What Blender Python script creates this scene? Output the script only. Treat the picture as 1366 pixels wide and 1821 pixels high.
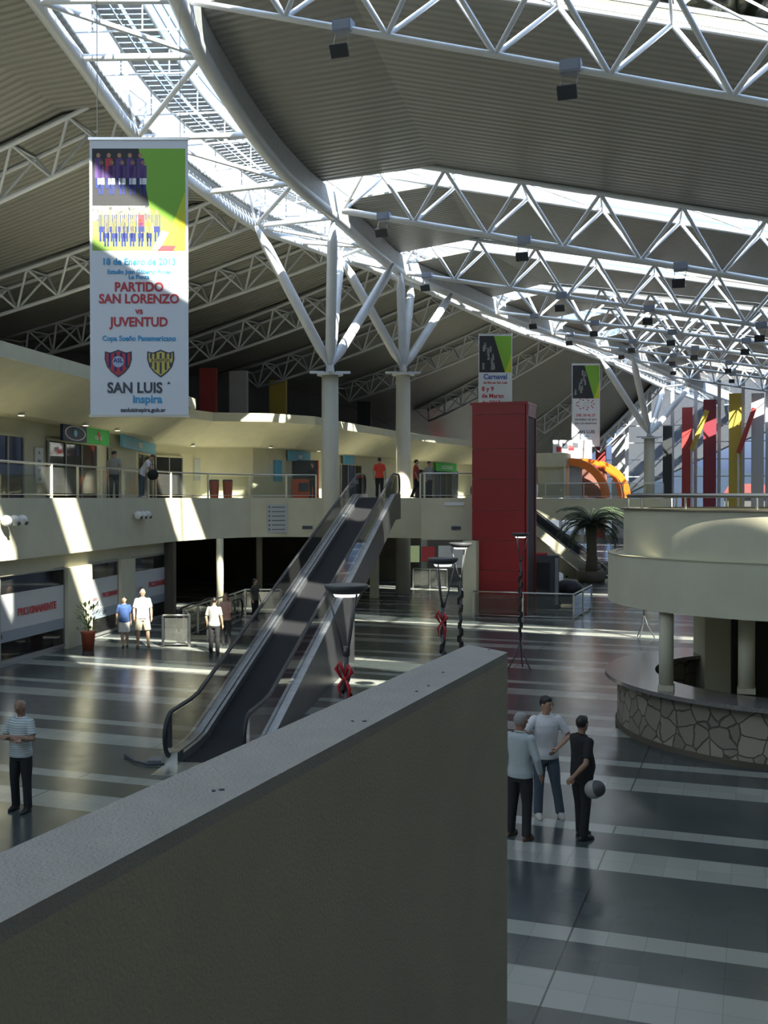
import bpy, math, random
from mathutils import Vector, Matrix, Euler
random.seed(7)
C = bpy.context.scene.collection
for o in list(bpy.data.objects): bpy.data.objects.remove(o)

# ------------------------------------------------------------ camera, sky, sun, exposure
EYE = 4.75                      # eye height above the ground floor (about the upper floor's level)
FPX = 1890.0                    # focal length in pixels for a 1366 x 1821 frame
YAW = math.radians(19.2); PITCH = math.radians(-0.76)
cam_d = bpy.data.cameras.new('camera'); cam = bpy.data.objects.new('camera', cam_d); C.objects.link(cam)
cam.location = (0, 0, EYE); cam.rotation_euler = (math.pi/2 + PITCH, 0, YAW)
cam_d.sensor_fit = 'VERTICAL'; cam_d.sensor_height = 36; cam_d.lens = FPX*36/1821
cam_d.clip_start = 0.05; cam_d.clip_end = 3000
bpy.context.scene.camera = cam

SUN_DIR = Vector((-0.60, 0.575, -0.66)).normalized()     # the way sunlight travels
SUN_E = 62.0; SKY_E = 9.5; EXPOSURE = -1.4
sun_d = bpy.data.lights.new('sun', 'SUN'); sun_d.energy = SUN_E; sun_d.angle = math.radians(0.7); sun_d.color = (1.0, .95, .80)
sun = bpy.data.objects.new('sun', sun_d); C.objects.link(sun)
sun.rotation_euler = SUN_DIR.to_track_quat('-Z', 'Y').to_euler(); sun.location = (30, -40, 60)
world = bpy.data.worlds.new('sky'); bpy.context.scene.world = world; world.use_nodes = True
nt = world.node_tree; nt.nodes.clear()
wo = nt.nodes.new('ShaderNodeOutputWorld'); bg = nt.nodes.new('ShaderNodeBackground'); bg.inputs[1].default_value = SKY_E
tc = nt.nodes.new('ShaderNodeTexCoord'); nz = nt.nodes.new('ShaderNodeTexNoise'); nz.inputs['Scale'].default_value = 3.0; nz.inputs['Detail'].default_value = 6
cr = nt.nodes.new('ShaderNodeValToRGB'); cr.color_ramp.elements[0].position = .40; cr.color_ramp.elements[1].position = .62
cr.color_ramp.elements[0].color = (.24, .43, .74, 1); cr.color_ramp.elements[1].color = (.80, .88, .98, 1)
sx = nt.nodes.new('ShaderNodeSeparateXYZ'); mr = nt.nodes.new('ShaderNodeMapRange'); mx = nt.nodes.new('ShaderNodeMixRGB')
mr.inputs[1].default_value = 0.02; mr.inputs[2].default_value = .30
nt.links.new(tc.outputs['Generated'], nz.inputs['Vector']); nt.links.new(nz.outputs['Fac'], cr.inputs[0])
nt.links.new(tc.outputs['Generated'], sx.inputs[0]); nt.links.new(sx.outputs[2], mr.inputs[0]); nt.links.new(mr.outputs[0], mx.inputs[0])
mx.inputs[1].default_value = (.060, .078, .125, 1)          # low hazy sky near the horizon
nt.links.new(cr.outputs[0], mx.inputs[2]); nt.links.new(mx.outputs[0], bg.inputs[0]); nt.links.new(bg.outputs[0], wo.inputs[0])
vs = bpy.context.scene.view_settings
vs.view_transform = 'Standard'; vs.look = 'None'; vs.exposure = EXPOSURE; vs.gamma = 1; vs.use_curve_mapping = False

_R = Matrix.Rotation(YAW, 3, 'Z') @ Matrix.Rotation(math.pi/2 + PITCH, 3, 'X')
CAMP = Vector((0, 0, EYE))
def ray(u, v): return _R @ Vector(((u-683)/FPX, (910.5-v)/FPX, -1))
def PX(u, v, d): return CAMP + ray(u, v)*d                  # point seen at (u, v), d metres deep
def PZ(u, v, z):                                             # point seen at (u, v) on the level z
    r = ray(u, v); return CAMP + r*((z-EYE)/r.z)
def G(u, v): return PZ(u, v, 0.0)
def PD(u, d, z):                                             # at column u, d metres deep, level z
    p = PX(u, 910.5, d); return Vector((p.x, p.y, z))
def uof(p):
    q = _R.transposed() @ (Vector(p)-CAMP); return 683 + FPX*q.x/(-q.z)

# ------------------------------------------------------------ materials
_m = {}
def mat(name, col, rough=.6, metal=0, spec=.5, emit=None, bump=0, bscale=40, var=0, vscale=6):
    if name in _m: return _m[name]
    m = bpy.data.materials.new(name); m.use_nodes = True; n = m.node_tree; b = n.nodes['Principled BSDF']
    b.inputs['Base Color'].default_value = (*col, 1); b.inputs['Roughness'].default_value = rough
    b.inputs['Metallic'].default_value = metal; b.inputs['Specular IOR Level'].default_value = spec
    if emit: b.inputs['Emission Color'].default_value = (*emit[0], 1); b.inputs['Emission Strength'].default_value = emit[1]
    if bump or var:
        t = n.nodes.new('ShaderNodeTexCoord')
    if var:
        z = n.nodes.new('ShaderNodeTexNoise'); z.inputs['Scale'].default_value = vscale; z.inputs['Detail'].default_value = 5
        r = n.nodes.new('ShaderNodeValToRGB'); r.color_ramp.elements[0].position = .3; r.color_ramp.elements[1].position = .7
        r.color_ramp.elements[0].color = (*[c*(1-var) for c in col], 1); r.color_ramp.elements[1].color = (*[min(1, c*(1+var)) for c in col], 1)
        n.links.new(t.outputs['Object'], z.inputs['Vector']); n.links.new(z.outputs['Fac'], r.inputs[0]); n.links.new(r.outputs[0], b.inputs['Base Color'])
    if bump:
        z = n.nodes.new('ShaderNodeTexNoise'); z.inputs['Scale'].default_value = bscale; z.inputs['Detail'].default_value = 4
        u = n.nodes.new('ShaderNodeBump'); u.inputs['Strength'].default_value = bump; u.inputs['Distance'].default_value = .01
        n.links.new(t.outputs['Object'], z.inputs['Vector']); n.links.new(z.outputs['Fac'], u.inputs['Height']); n.links.new(u.outputs[0], b.inputs['Normal'])
    _m[name] = m; return m
def glass(name, tint, refl=1.45, haze=0.0, hazecol=(.6,.62,.6)):
    m = bpy.data.materials.new(name); m.use_nodes = True; n = m.node_tree; n.nodes.clear()
    o = n.nodes.new('ShaderNodeOutputMaterial'); t = n.nodes.new('ShaderNodeBsdfTransparent'); g = n.nodes.new('ShaderNodeBsdfGlossy')
    t.inputs[0].default_value = (*tint, 1); g.inputs['Roughness'].default_value = .03
    mxs = n.nodes.new('ShaderNodeMixShader'); fr = n.nodes.new('ShaderNodeFresnel'); fr.inputs[0].default_value = refl
    n.links.new(fr.outputs[0], mxs.inputs[0]); n.links.new(t.outputs[0], mxs.inputs[1]); n.links.new(g.outputs[0], mxs.inputs[2])
    last = mxs
    if haze:
        d = n.nodes.new('ShaderNodeBsdfDiffuse'); d.inputs[0].default_value = (*hazecol, 1); m2 = n.nodes.new('ShaderNodeMixShader'); m2.inputs[0].default_value = haze
        n.links.new(last.outputs[0], m2.inputs[1]); n.links.new(d.outputs[0], m2.inputs[2]); last = m2
    n.links.new(last.outputs[0], o.inputs[0]); _m[name] = m; return m

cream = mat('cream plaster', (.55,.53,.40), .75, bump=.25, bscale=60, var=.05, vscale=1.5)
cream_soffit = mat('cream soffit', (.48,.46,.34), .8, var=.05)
fore_plaster = mat('painted parapet', (.47,.42,.31), .85, bump=.5, bscale=120, var=.05, vscale=3)
coping = mat('parapet coping', (.36,.34,.305), .75, bump=.5, bscale=150, var=.06, vscale=8)
white_steel = mat('white painted steel', (.66,.68,.72), .35, .0, .6, var=.05, vscale=2)
steel = mat('brushed stainless', (.62,.62,.60), .28, 1.0)
deck_steel = mat('escalator deck steel', (.55,.57,.60), .3, .9, var=.15, vscale=5)
black_rubber = mat('black rubber', (.02,.02,.022), .45)
dark_belt = mat('grooved belt', (.016,.016,.018), .7, 0, .25)
clad_dark = mat('dark cladding', (.030,.031,.034), .35, 0, var=.15, vscale=2)
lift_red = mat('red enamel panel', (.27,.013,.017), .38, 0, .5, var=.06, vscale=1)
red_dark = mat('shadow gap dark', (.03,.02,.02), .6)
fin_red = mat('red fin', (.42,.05,.05), .5); fin_maroon = mat('maroon fin', (.22,.03,.05), .5)
fin_yellow = mat('ochre fin', (.50,.37,.06), .5); fin_dark = mat('charcoal fin', (.04,.045,.05), .5); fin_grey = mat('grey fin', (.50,.50,.53), .6)
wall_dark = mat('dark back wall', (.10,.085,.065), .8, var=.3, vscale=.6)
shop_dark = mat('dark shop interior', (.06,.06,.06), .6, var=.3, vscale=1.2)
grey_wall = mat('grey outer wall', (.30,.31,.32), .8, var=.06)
glass_clear = glass('clear glass', (.80,.84,.82))
glass_rail = glass('railing glass', (.74,.77,.72), haze=.10, hazecol=(.45,.46,.42))
glass_smoke = glass('smoked glass', (.42,.43,.43), haze=.05, hazecol=(.3,.3,.3))
glass_sky = glass('skylight glass', (.93,.96,.97), 1.12)
white_print = mat('white print', (.72,.74,.78), .6); frost = mat('frosted vinyl', (.52,.54,.56), .5)
orange = mat('orange laminate', (.85,.20,.02), .35); leaf = mat('leaf green', (.07,.15,.035), .5, var=.3, vscale=8)
palm_green = mat('palm green', (.05,.075,.035), .6, var=.3, vscale=3)
terracotta = mat('terracotta', (.35,.08,.04), .6); trunk_m = mat('palm trunk', (.12,.10,.075), .9, bump=.8, bscale=20)
lamp_metal = mat('lamp grey metal', (.08,.08,.085), .45, .2); bulb = mat('lamp glow', (.9,.9,.9), .4, emit=((1,.97,.9), 5.0))
spot_glow = mat('downlight glow', (.9,.9,.8), .4, emit=((1,.93,.7), 6.0))
ribbon_dark = mat('dark ribbon', (.03,.02,.022), .5); ribbon_red = mat('red ribbon', (.5,.02,.03), .4)
flood_grey = mat('floodlight housing', (.30,.34,.44), .5, .2); flood_lens = mat('floodlight lens', (.05,.055,.065), .25)
ink_red = mat('ink red', (.50,.05,.06), .6); ink_blue = mat('ink blue', (.05,.33,.60), .6); ink_dark = mat('ink dark', (.06,.07,.09), .6)
ink_green = mat('ink green', (.22,.46,.05), .6); ink_lime = mat('ink lime', (.55,.62,.04), .6); ink_yellow = mat('ink yellow', (.75,.62,.03), .6)
ink_cyan = mat('ink cyan', (.25,.60,.75), .6); ink_navy = mat('ink navy', (.02,.03,.16), .6); skin_print = mat('ink skin', (.45,.24,.15), .6)
ink_white = mat('ink white', (.75,.76,.78), .6); ink_purple = mat('ink purple', (.10,.05,.20), .6); photo_dark = mat('photo dark', (.03,.03,.035), .6)
photo_grass = mat('photo grass', (.28,.45,.08), .6); photo_crowd = mat('photo crowd', (.25,.26,.25), .6, var=.8, vscale=14)
sign_green = mat('sign green', (.05,.42,.09), .5, emit=((.05,.5,.1), .12)); sign_blue = mat('sign blue', (.10,.35,.55), .5); sign_navy = mat('sign navy', (.015,.03,.09), .4)

def roof_material(name, col, freq):
    m = bpy.data.materials.new(name); m.use_nodes = True; n = m.node_tree; b = n.nodes['Principled BSDF']; b.inputs['Roughness'].default_value = .45
    uv = n.nodes.new('ShaderNodeUVMap'); s = n.nodes.new('ShaderNodeSeparateXYZ'); n.links.new(uv.outputs[0], s.inputs[0])
    w = n.nodes.new('ShaderNodeMath'); w.operation = 'MULTIPLY'; w.inputs[1].default_value = freq; n.links.new(s.outputs[1], w.inputs[0])
    f = n.nodes.new('ShaderNodeMath'); f.operation = 'SINE'; n.links.new(w.outputs[0], f.inputs[0])
    r = n.nodes.new('ShaderNodeValToRGB'); r.color_ramp.elements[0].position = .15; r.color_ramp.elements[1].position = .85
    r.color_ramp.elements[0].color = (*[c*.84 for c in col], 1); r.color_ramp.elements[1].color = (*col, 1)
    h = n.nodes.new('ShaderNodeMath'); h.operation = 'MULTIPLY_ADD'; h.inputs[1].default_value = .5; h.inputs[2].default_value = .5
    n.links.new(f.outputs[0], h.inputs[0]); n.links.new(h.outputs[0], r.inputs[0]); n.links.new(r.outputs[0], b.inputs['Base Color'])
    bu = n.nodes.new('ShaderNodeBump'); bu.inputs['Strength'].default_value = .9; bu.inputs['Distance'].default_value = .05
    n.links.new(h.outputs[0], bu.inputs['Height']); n.links.new(bu.outputs[0], b.inputs['Normal']); _m[name] = m; return m
roof_m = roof_material('ribbed roof lining', (.30,.297,.275), 2*math.pi/0.30)

def floor_material():
    m = bpy.data.materials.new('striped polished floor'); m.use_nodes = True; n = m.node_tree; b = n.nodes['Principled BSDF']
    g = n.nodes.new('ShaderNodeNewGeometry'); s = n.nodes.new('ShaderNodeSeparateXYZ'); n.links.new(g.outputs['Position'], s.inputs[0])
    def M(op, a, bb=None, c=None):
        k = n.nodes.new('ShaderNodeMath'); k.operation = op
        for i, q in enumerate((a, bb, c)):
            if q is None: continue
            if isinstance(q, (int, float)): k.inputs[i].default_value = q
            else: n.links.new(q, k.inputs[i])
        return k.outputs[0]
    P = 3.87
    y = M('ADD', s.outputs[1], 100*P - 9.8); my = M('MODULO', y, P)
    wide = M('LESS_THAN', my, .80); nar = M('MULTIPLY', M('GREATER_THAN', my, 1.55), M('LESS_THAN', my, 1.93))
    light = M('ADD', wide, nar)
    t = P/10
    fy = M('MODULO', y, t); x = M('ADD', s.outputs[0], 400*4.465 + 1.88); fx = M('MODULO', x, 4.465/11)
    gy = M('LESS_THAN', fy, .008); gx = M('LESS_THAN', fx, .008); mj = M('LESS_THAN', M('MODULO', x, 4.465), .022)
    grid = M('MAXIMUM', M('MULTIPLY', M('MAXIMUM', gy, gx), .28), M('MULTIPLY', mj, .75))
    # tone differs from tile to tile
    ix = M('FLOOR', M('DIVIDE', x, 4.465/11)); iy = M('FLOOR', M('DIVIDE', y, t))
    cv = n.nodes.new('ShaderNodeCombineXYZ'); n.links.new(ix, cv.inputs[0]); n.links.new(iy, cv.inputs[1])
    wn = n.nodes.new('ShaderNodeTexWhiteNoise'); n.links.new(cv.outputs[0], wn.inputs['Vector'])
    mixc = n.nodes.new('ShaderNodeMixRGB'); mixc.inputs[1].default_value = (.058,.070,.072,1); mixc.inputs[2].default_value = (.29,.30,.275,1); n.links.new(light, mixc.inputs[0])
    tone = M('MULTIPLY_ADD', wn.outputs['Value'], .16, .92); tone2 = M('MULTIPLY', tone, M('SUBTRACT', 1.0, grid))
    hs = n.nodes.new('ShaderNodeMixRGB'); hs.blend_type = 'MULTIPLY'; hs.inputs[0].default_value = 1
    cc = n.nodes.new('ShaderNodeCombineColor')
    for i in range(3): n.links.new(tone2, cc.inputs[i])
    n.links.new(mixc.outputs[0], hs.inputs[1]); n.links.new(cc.outputs[0], hs.inputs[2]); n.links.new(hs.outputs[0], b.inputs['Base Color'])
    nz = n.nodes.new('ShaderNodeTexNoise'); nz.inputs['Scale'].default_value = 2.2; nz.inputs['Detail'].default_value = 3; n.links.new(g.outputs['Position'], nz.inputs['Vector'])
    rr = M('MULTIPLY_ADD', nz.outputs['Fac'], .18, .12); n.links.new(rr, b.inputs['Roughness']); b.inputs['Specular IOR Level'].default_value = .62
    return m
floor_m = floor_material()
def stone_material():
    m = bpy.data.materials.new('crazy stone cladding'); m.use_nodes = True; n = m.node_tree; b = n.nodes['Principled BSDF']; b.inputs['Roughness'].default_value = .8
    t = n.nodes.new('ShaderNodeTexCoord'); nz = n.nodes.new('ShaderNodeTexNoise'); nz.inputs['Scale'].default_value = 3
    ad = n.nodes.new('ShaderNodeMixRGB'); ad.inputs[0].default_value = .12; n.links.new(t.outputs['Object'], nz.inputs['Vector']); n.links.new(t.outputs['Object'], ad.inputs[1]); n.links.new(nz.outputs['Color'], ad.inputs[2])
    v = n.nodes.new('ShaderNodeTexVoronoi'); v.feature = 'DISTANCE_TO_EDGE'; v.inputs['Scale'].default_value = 3.4; n.links.new(ad.outputs[0], v.inputs['Vector'])
    v2 = n.nodes.new('ShaderNodeTexVoronoi'); v2.inputs['Scale'].default_value = 3.4; n.links.new(ad.outputs[0], v2.inputs['Vector'])
    r = n.nodes.new('ShaderNodeValToRGB'); r.color_ramp.elements[0].position = .01; r.color_ramp.elements[1].position = .05; r.color_ramp.elements[0].color = (.35,.35,.35,1)
    n.links.new(v.outputs['Distance'], r.inputs[0])
    sp = n.nodes.new('ShaderNodeSeparateColor'); n.links.new(v2.outputs['Color'], sp.inputs[0])
    c = n.nodes.new('ShaderNodeValToRGB'); c.color_ramp.elements[0].color = (.20,.18,.15,1); c.color_ramp.elements[1].color = (.34,.30,.25,1); n.links.new(sp.outputs[0], c.inputs[0])
    mm = n.nodes.new('ShaderNodeMixRGB'); mm.blend_type = 'MULTIPLY'; mm.inputs[0].default_value = 1; n.links.new(c.outputs[0], mm.inputs[1]); n.links.new(r.outputs[0], mm.inputs[2]); n.links.new(mm.outputs[0], b.inputs['Base Color'])
    bu = n.nodes.new('ShaderNodeBump'); bu.inputs['Strength'].default_value = .8; bu.inputs['Distance'].default_value = .03; n.links.new(r.outputs[0], bu.inputs['Height']); n.links.new(bu.outputs[0], b.inputs['Normal'])
    return m
stone_m = stone_material()
granite = mat('polished counter stone', (.17,.16,.155), .15, 0, .7, var=.2, vscale=20)

# ------------------------------------------------------------ mesh helpers
class MB:
    def __init__(s): s.v = []; s.f = []; s.mi = []; s.uv = None; s.k = 0
    def poly(s, pts, k=None):
        b = len(s.v); s.v += [Vector(p) for p in pts]; s.f.append(tuple(range(b, b+len(pts)))); s.mi.append(s.k if k is None else k); return s
    def box(s, c, d, rz=0, M=None):
        x, y, z = d[0]/2, d[1]/2, d[2]/2; R = M if M is not None else Matrix.Rotation(rz, 3, 'Z'); c = Vector(c); b = len(s.v)
        s.v += [c + R @ Vector((i*x, j*y, k*z)) for k in (-1,1) for j in (-1,1) for i in (-1,1)]
        for f in ((0,2,3,1),(4,5,7,6),(0,1,5,4),(2,6,7,3),(0,4,6,2),(1,3,7,5)): s.f.append(tuple(b+q for q in f)); s.mi.append(s.k)
        return s
    def tube(s, p0, p1, r0, r1=None, n=10):
        p0 = Vector(p0); p1 = Vector(p1); r1 = r0 if r1 is None else r1; a = (p1-p0)
        if a.length < 1e-6: return s
        a.normalize(); t = Vector((0,0,1)) if abs(a.z) < .9 else Vector((1,0,0)); e = a.cross(t).normalized(); g = a.cross(e); b = len(s.v)
        for p, r in ((p0, r0), (p1, r1)):
            s.v += [p + (e*math.cos(2*math.pi*i/n) + g*math.sin(2*math.pi*i/n))*r for i in range(n)]
        for i in range(n): j = (i+1) % n; s.f.append((b+i, b+n+i, b+n+j, b+j)); s.mi.append(s.k)
        s.f.append(tuple(b+i for i in range(n))); s.mi.append(s.k); s.f.append(tuple(b+n+i for i in reversed(range(n)))); s.mi.append(s.k); return s
    def path(s, pts, r, n=8, closed=False):
        pts = [Vector(p) for p in pts]; m = len(pts); b = len(s.v); prev = None
        rs = r if isinstance(r, (list, tuple)) else [r]*m
        for i, p in enumerate(pts):
            if closed: a = pts[(i+1) % m]-pts[i-1]
            else: a = pts[min(i+1, m-1)]-pts[max(i-1, 0)]
            a.normalize()
            if prev is None: t = Vector((0,0,1)) if abs(a.z) < .9 else Vector((1,0,0)); e = a.cross(t).normalized()
            else: e = (prev - a*prev.dot(a)).normalized()
            prev = e; g = a.cross(e)
            s.v += [p + (e*math.cos(2*math.pi*q/n)+g*math.sin(2*math.pi*q/n))*rs[i] for q in range(n)]
        for i in range(m if closed else m-1):
            for q in range(n):
                w = (q+1) % n; i2 = (i+1) % m; s.f.append((b+i*n+q, b+i*n+w, b+i2*n+w, b+i2*n+q)); s.mi.append(s.k)
        if not closed:
            s.f.append(tuple(b+q for q in reversed(range(n)))); s.f.append(tuple(b+(m-1)*n+q for q in range(n))); s.mi += [s.k, s.k]
        return s
    def ball(s, c, r, R=None, nu=16, nv=10):
        c = Vector(c); r = (r, r, r) if isinstance(r, (int, float)) else r; b = len(s.v); R = R or Matrix.Identity(3)
        for j in range(1, nv):
            t = math.pi*j/nv
            s.v += [c + R @ Vector((r[0]*math.sin(t)*math.cos(2*math.pi*i/nu), r[1]*math.sin(t)*math.sin(2*math.pi*i/nu), r[2]*math.cos(t))) for i in range(nu)]
        s.v += [c + R @ Vector((0,0,r[2])), c + R @ Vector((0,0,-r[2]))]; T = b+(nv-1)*nu
        for j in range(nv-2):
            for i in range(nu): k = (i+1) % nu; s.f.append((b+j*nu+i, b+(j+1)*nu+i, b+(j+1)*nu+k, b+j*nu+k)); s.mi.append(s.k)
        for i in range(nu):
            k = (i+1) % nu; s.f.append((T, b+i, b+k)); s.f.append((T+1, b+(nv-2)*nu+k, b+(nv-2)*nu+i)); s.mi += [s.k, s.k]
        return s
    def loft(s, rings, n=20, R=None):           # rings of (centre, rx, ry): flat-capped
        b = len(s.v); R = R or Matrix.Identity(3)
        for c, rx, ry in rings:
            s.v += [Vector(c) + R @ Vector((rx*math.cos(2*math.pi*i/n), ry*math.sin(2*math.pi*i/n), 0)) for i in range(n)]
        for j in range(len(rings)-1):
            for i in range(n): k = (i+1) % n; s.f.append((b+j*n+i, b+j*n+k, b+(j+1)*n+k, b+(j+1)*n+i)); s.mi.append(s.k)
        s.f.append(tuple(b+i for i in reversed(range(n)))); s.f.append(tuple(b+(len(rings)-1)*n+i for i in range(n))); s.mi += [s.k, s.k]; return s
    def prism(s, poly, z0, z1):                 # closed plan outline, extruded
        n = len(poly); b = len(s.v); s.v += [Vector((p[0], p[1], z0)) for p in poly] + [Vector((p[0], p[1], z1)) for p in poly]
        for i in range(n): j = (i+1) % n; s.f.append((b+i, b+j, b+n+j, b+n+i)); s.mi.append(s.k)
        s.f.append(tuple(b+i for i in reversed(range(n)))); s.f.append(tuple(b+n+i for i in range(n))); s.mi += [s.k, s.k]; return s
    def strip(s, A, B):                         # ruled quads between two polylines
        for i in range(len(A)-1): s.poly([A[i], A[i+1], B[i+1], B[i]])
        return s
    def band(s, A, t, z0, z1):                  # wall of thickness t along plan polyline A (offset to its left)
        out = offs(A, t)
        for i in range(len(A)-1):
            a, b, c, d = A[i], A[i+1], out[i+1], out[i]
            q = len(s.v); s.v += [Vector((p[0], p[1], z)) for z in (z0, z1) for p in (a, b, c, d)]
            fs = [(0,3,2,1),(4,5,6,7),(0,1,5,4),(2,3,7,6)]
            if i == 0: fs.append((3,0,4,7))
            if i == len(A)-2: fs.append((1,2,6,5))
            for f in fs: s.f.append(tuple(q+w for w in f)); s.mi.append(s.k)
        return s
    def build(s, name, m, parent=None, smooth=False, local=False, kind=None):
        me = bpy.data.meshes.new(name); off = Vector((0,0,0))
        if parent is not None and not local:
            p = parent
            while p: off += p.location; p = p.parent
        me.from_pydata([tuple(v-off) for v in s.v], [], s.f)
        for q in (m if isinstance(m, (list, tuple)) else [m]): me.materials.append(q)
        if isinstance(m, (list, tuple)): me.polygons.foreach_set('material_index', s.mi)
        if smooth: me.polygons.foreach_set('use_smooth', [len(f) <= 4 for f in s.f])
        me.update(); o = bpy.data.objects.new(name, me); C.objects.link(o); o.parent = parent
        if kind: o['kind'] = kind
        return o
def offs(A, t):
    out = []
    for i in range(len(A)):
        a = Vector(A[max(i-1, 0)][:2]); b = Vector(A[min(i+1, len(A)-1)][:2]); d = (b-a).normalized(); out.append((A[i][0]-d.y*t, A[i][1]+d.x*t))
    return out
def thing(name, label, cat, loc=(0,0,0), rz=0, group=None):
    o = bpy.data.objects.new(name, None); C.objects.link(o); o.location = loc; o.rotation_euler = (0,0,rz); o.empty_display_size = .2
    o['label'] = label; o['category'] = cat
    if group: o['group'] = group
    return o
def tag(o, label, cat, group=None, kind=None):
    o['label'] = label; o['category'] = cat
    if group: o['group'] = group
    if kind: o['kind'] = kind
    return o
def struct(mb, name, m, smooth=False):
    o = mb.build(name, m, None, smooth); o['kind'] = 'structure'; return o
def copy_tree(o, parent=None):
    c = o.copy(); C.objects.link(c); c.parent = parent
    for ch in list(o.children): copy_tree(ch, c)
    return c
def text(s, name, m, parent, M, size, align='CENTER', ext=.003, xs=1.0, local=False):
    cu = bpy.data.curves.new('t', 'FONT'); cu.body = s; cu.size = size; cu.align_x = align; cu.extrude = ext; cu.offset = size*.030; cu.resolution_u = 3
    t = bpy.data.objects.new('t', cu); C.objects.link(t); dg = bpy.context.evaluated_depsgraph_get(); me = bpy.data.meshes.new_from_object(t.evaluated_get(dg))
    bpy.data.objects.remove(t); me.name = name
    off = Vector((0,0,0)); p = parent
    while p and not local: off += p.location; p = p.parent
    me.transform(Matrix.Translation(-off) @ M @ Matrix.Diagonal((xs, 1, 1, 1))); me.materials.clear(); me.materials.append(m)
    o = bpy.data.objects.new(name, me); C.objects.link(o); o.parent = parent; return o
def frame(origin, right, up=Vector((0,0,1))):   # matrix with x along right, y along up
    r = Vector(right).normalized(); n = r.cross(up).normalized(); u = n.cross(r)
    M = Matrix((( r.x, u.x, n.x, origin[0]), (r.y, u.y, n.y, origin[1]), (r.z, u.z, n.z, origin[2]), (0,0,0,1))); return M
def lerp(a, b, t): return Vector(a)*(1-t)+Vector(b)*t
ORD = ['nearest','second','third','fourth','fifth','sixth','seventh','eighth','ninth','tenth']
# ------------------------------------------------------------ unit member reused for every strut and brace
_cyl = {}
def member(name, p0, p1, r, m, parent, n=8):
    key = (m.name, n)
    if key not in _cyl:
        me = bpy.data.meshes.new('round_bar'); vs_ = []; fs = []
        for z in (0, 1): vs_ += [(math.cos(2*math.pi*i/n), math.sin(2*math.pi*i/n), z) for i in range(n)]
        for i in range(n): fs.append((i, (i+1) % n, n+(i+1) % n, n+i))
        fs.append(tuple(reversed(range(n)))); fs.append(tuple(range(n, 2*n)))
        me.from_pydata(vs_, [], fs); me.materials.append(m); me.polygons.foreach_set('use_smooth', [len(f) == 4 for f in fs]); _cyl[key] = me
    o = bpy.data.objects.new(name, _cyl[key]); C.objects.link(o); o.parent = parent
    off = Vector((0,0,0)); p = parent
    while p: off += p.location; p = p.parent
    p0 = Vector(p0); p1 = Vector(p1); d = p1-p0
    o.location = p0-off; o.rotation_mode = 'QUATERNION'; o.rotation_quaternion = d.to_track_quat('Z', 'Y'); o.scale = (r, r, d.length); return o

# ------------------------------------------------------------ floors and shell of the hall
fl = MB().box((-2, 52, -.15), (96, 136, .3)); struct(fl, 'floor', floor_m)
og = MB().box((0, 300, -.6), (900, 900, .3)); struct(og, 'trim_1', mat('outside ground', (.045,.045,.04), .9, var=.3, vscale=.05))

E = [(-17.2,-4),(-17.6,6),(-18.6,16),(-19.4,23.9),(-19.9,27),(-21,32.5),(-21.7,37),(-21.7,40),(-20.9,42.2),(-19.6,43.1),(-18.3,43.3),(-15.75,43.3)]
E2 = [(-13.2,43.0),(-13.0,42.0),(-10.9,42.6),(-10.7,43.0)]
SL0, SL1 = 3.02, 4.75
upper = E + [(-15.7,43.6),(-13.3,43.5)] + E2 + [(-10.7,48.0),(-16.5,49),(-18.6,56),(-19.4,68),(-19.0,80),(-17.5,96),(-45,100),(-45,-4)]
struct(MB().prism(upper, SL0, SL1), 'floor', cream)                # upper floor slab with its pale fascia
far = [(-17,74),(-5.6,74),(-5.6,80),(-17,80)]
struct(MB().prism(far, 3.2, 4.72), 'floor', cream)                 # far footbridge slab

# lower shop wall under the balcony, piers between glazed bays
LW = offs(E, .35)
def wall_pts(A, a, b): return A[a:b+1]
low = MB()
low.band(LW[1:7], .35, 2.55, SL0)                                  # lintel
struct(low, 'wall_left_lintel', cream)
def lowpt(u):                                                      # the lower wall's plan point at column u
    best = None
    for i in range(1, 6):
        for k in range(61):
            q = lerp((*LW[i],1.5), (*LW[i+1],1.5), k/60); e = abs(uof(q)-u)
            if best is None or e < best[0]: best = (e, q)
    return best[1]
for i, (ua, ub) in enumerate(((-330,-290),(113,156),(209,234),(298,314))):
    a, b = lowpt(ua), lowpt(ub)
    if (b-a).length < .3: b = a + (b-a+Vector((0,.01,0))).normalized()*.5
    m = MB(); d = (b-a).normalized(); L = (b-a).length; c = (a+b)/2 - Vector((-d.y*-.2, d.x*-.2, 0)); c = (a+b)/2 + Vector((-d.y*.10, d.x*.10, 0)); c.z = 1.275
    m.box(c, (L, .5, 2.55), math.atan2(d.y, d.x)); struct(m, 'wall_left_pier', cream)
base = MB(); base.band(LW[1:7], .3, 0, .10); struct(base, 'baseboard_left', mat('sill grey', (.30,.30,.28), .6))
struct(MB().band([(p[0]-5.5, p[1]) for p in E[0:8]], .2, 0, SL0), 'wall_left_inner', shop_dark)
struct(MB().box((-24.3, 36.9, 1.5), (5.4, .2, 3.0)), 'wall_left_return', wall_dark)
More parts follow.
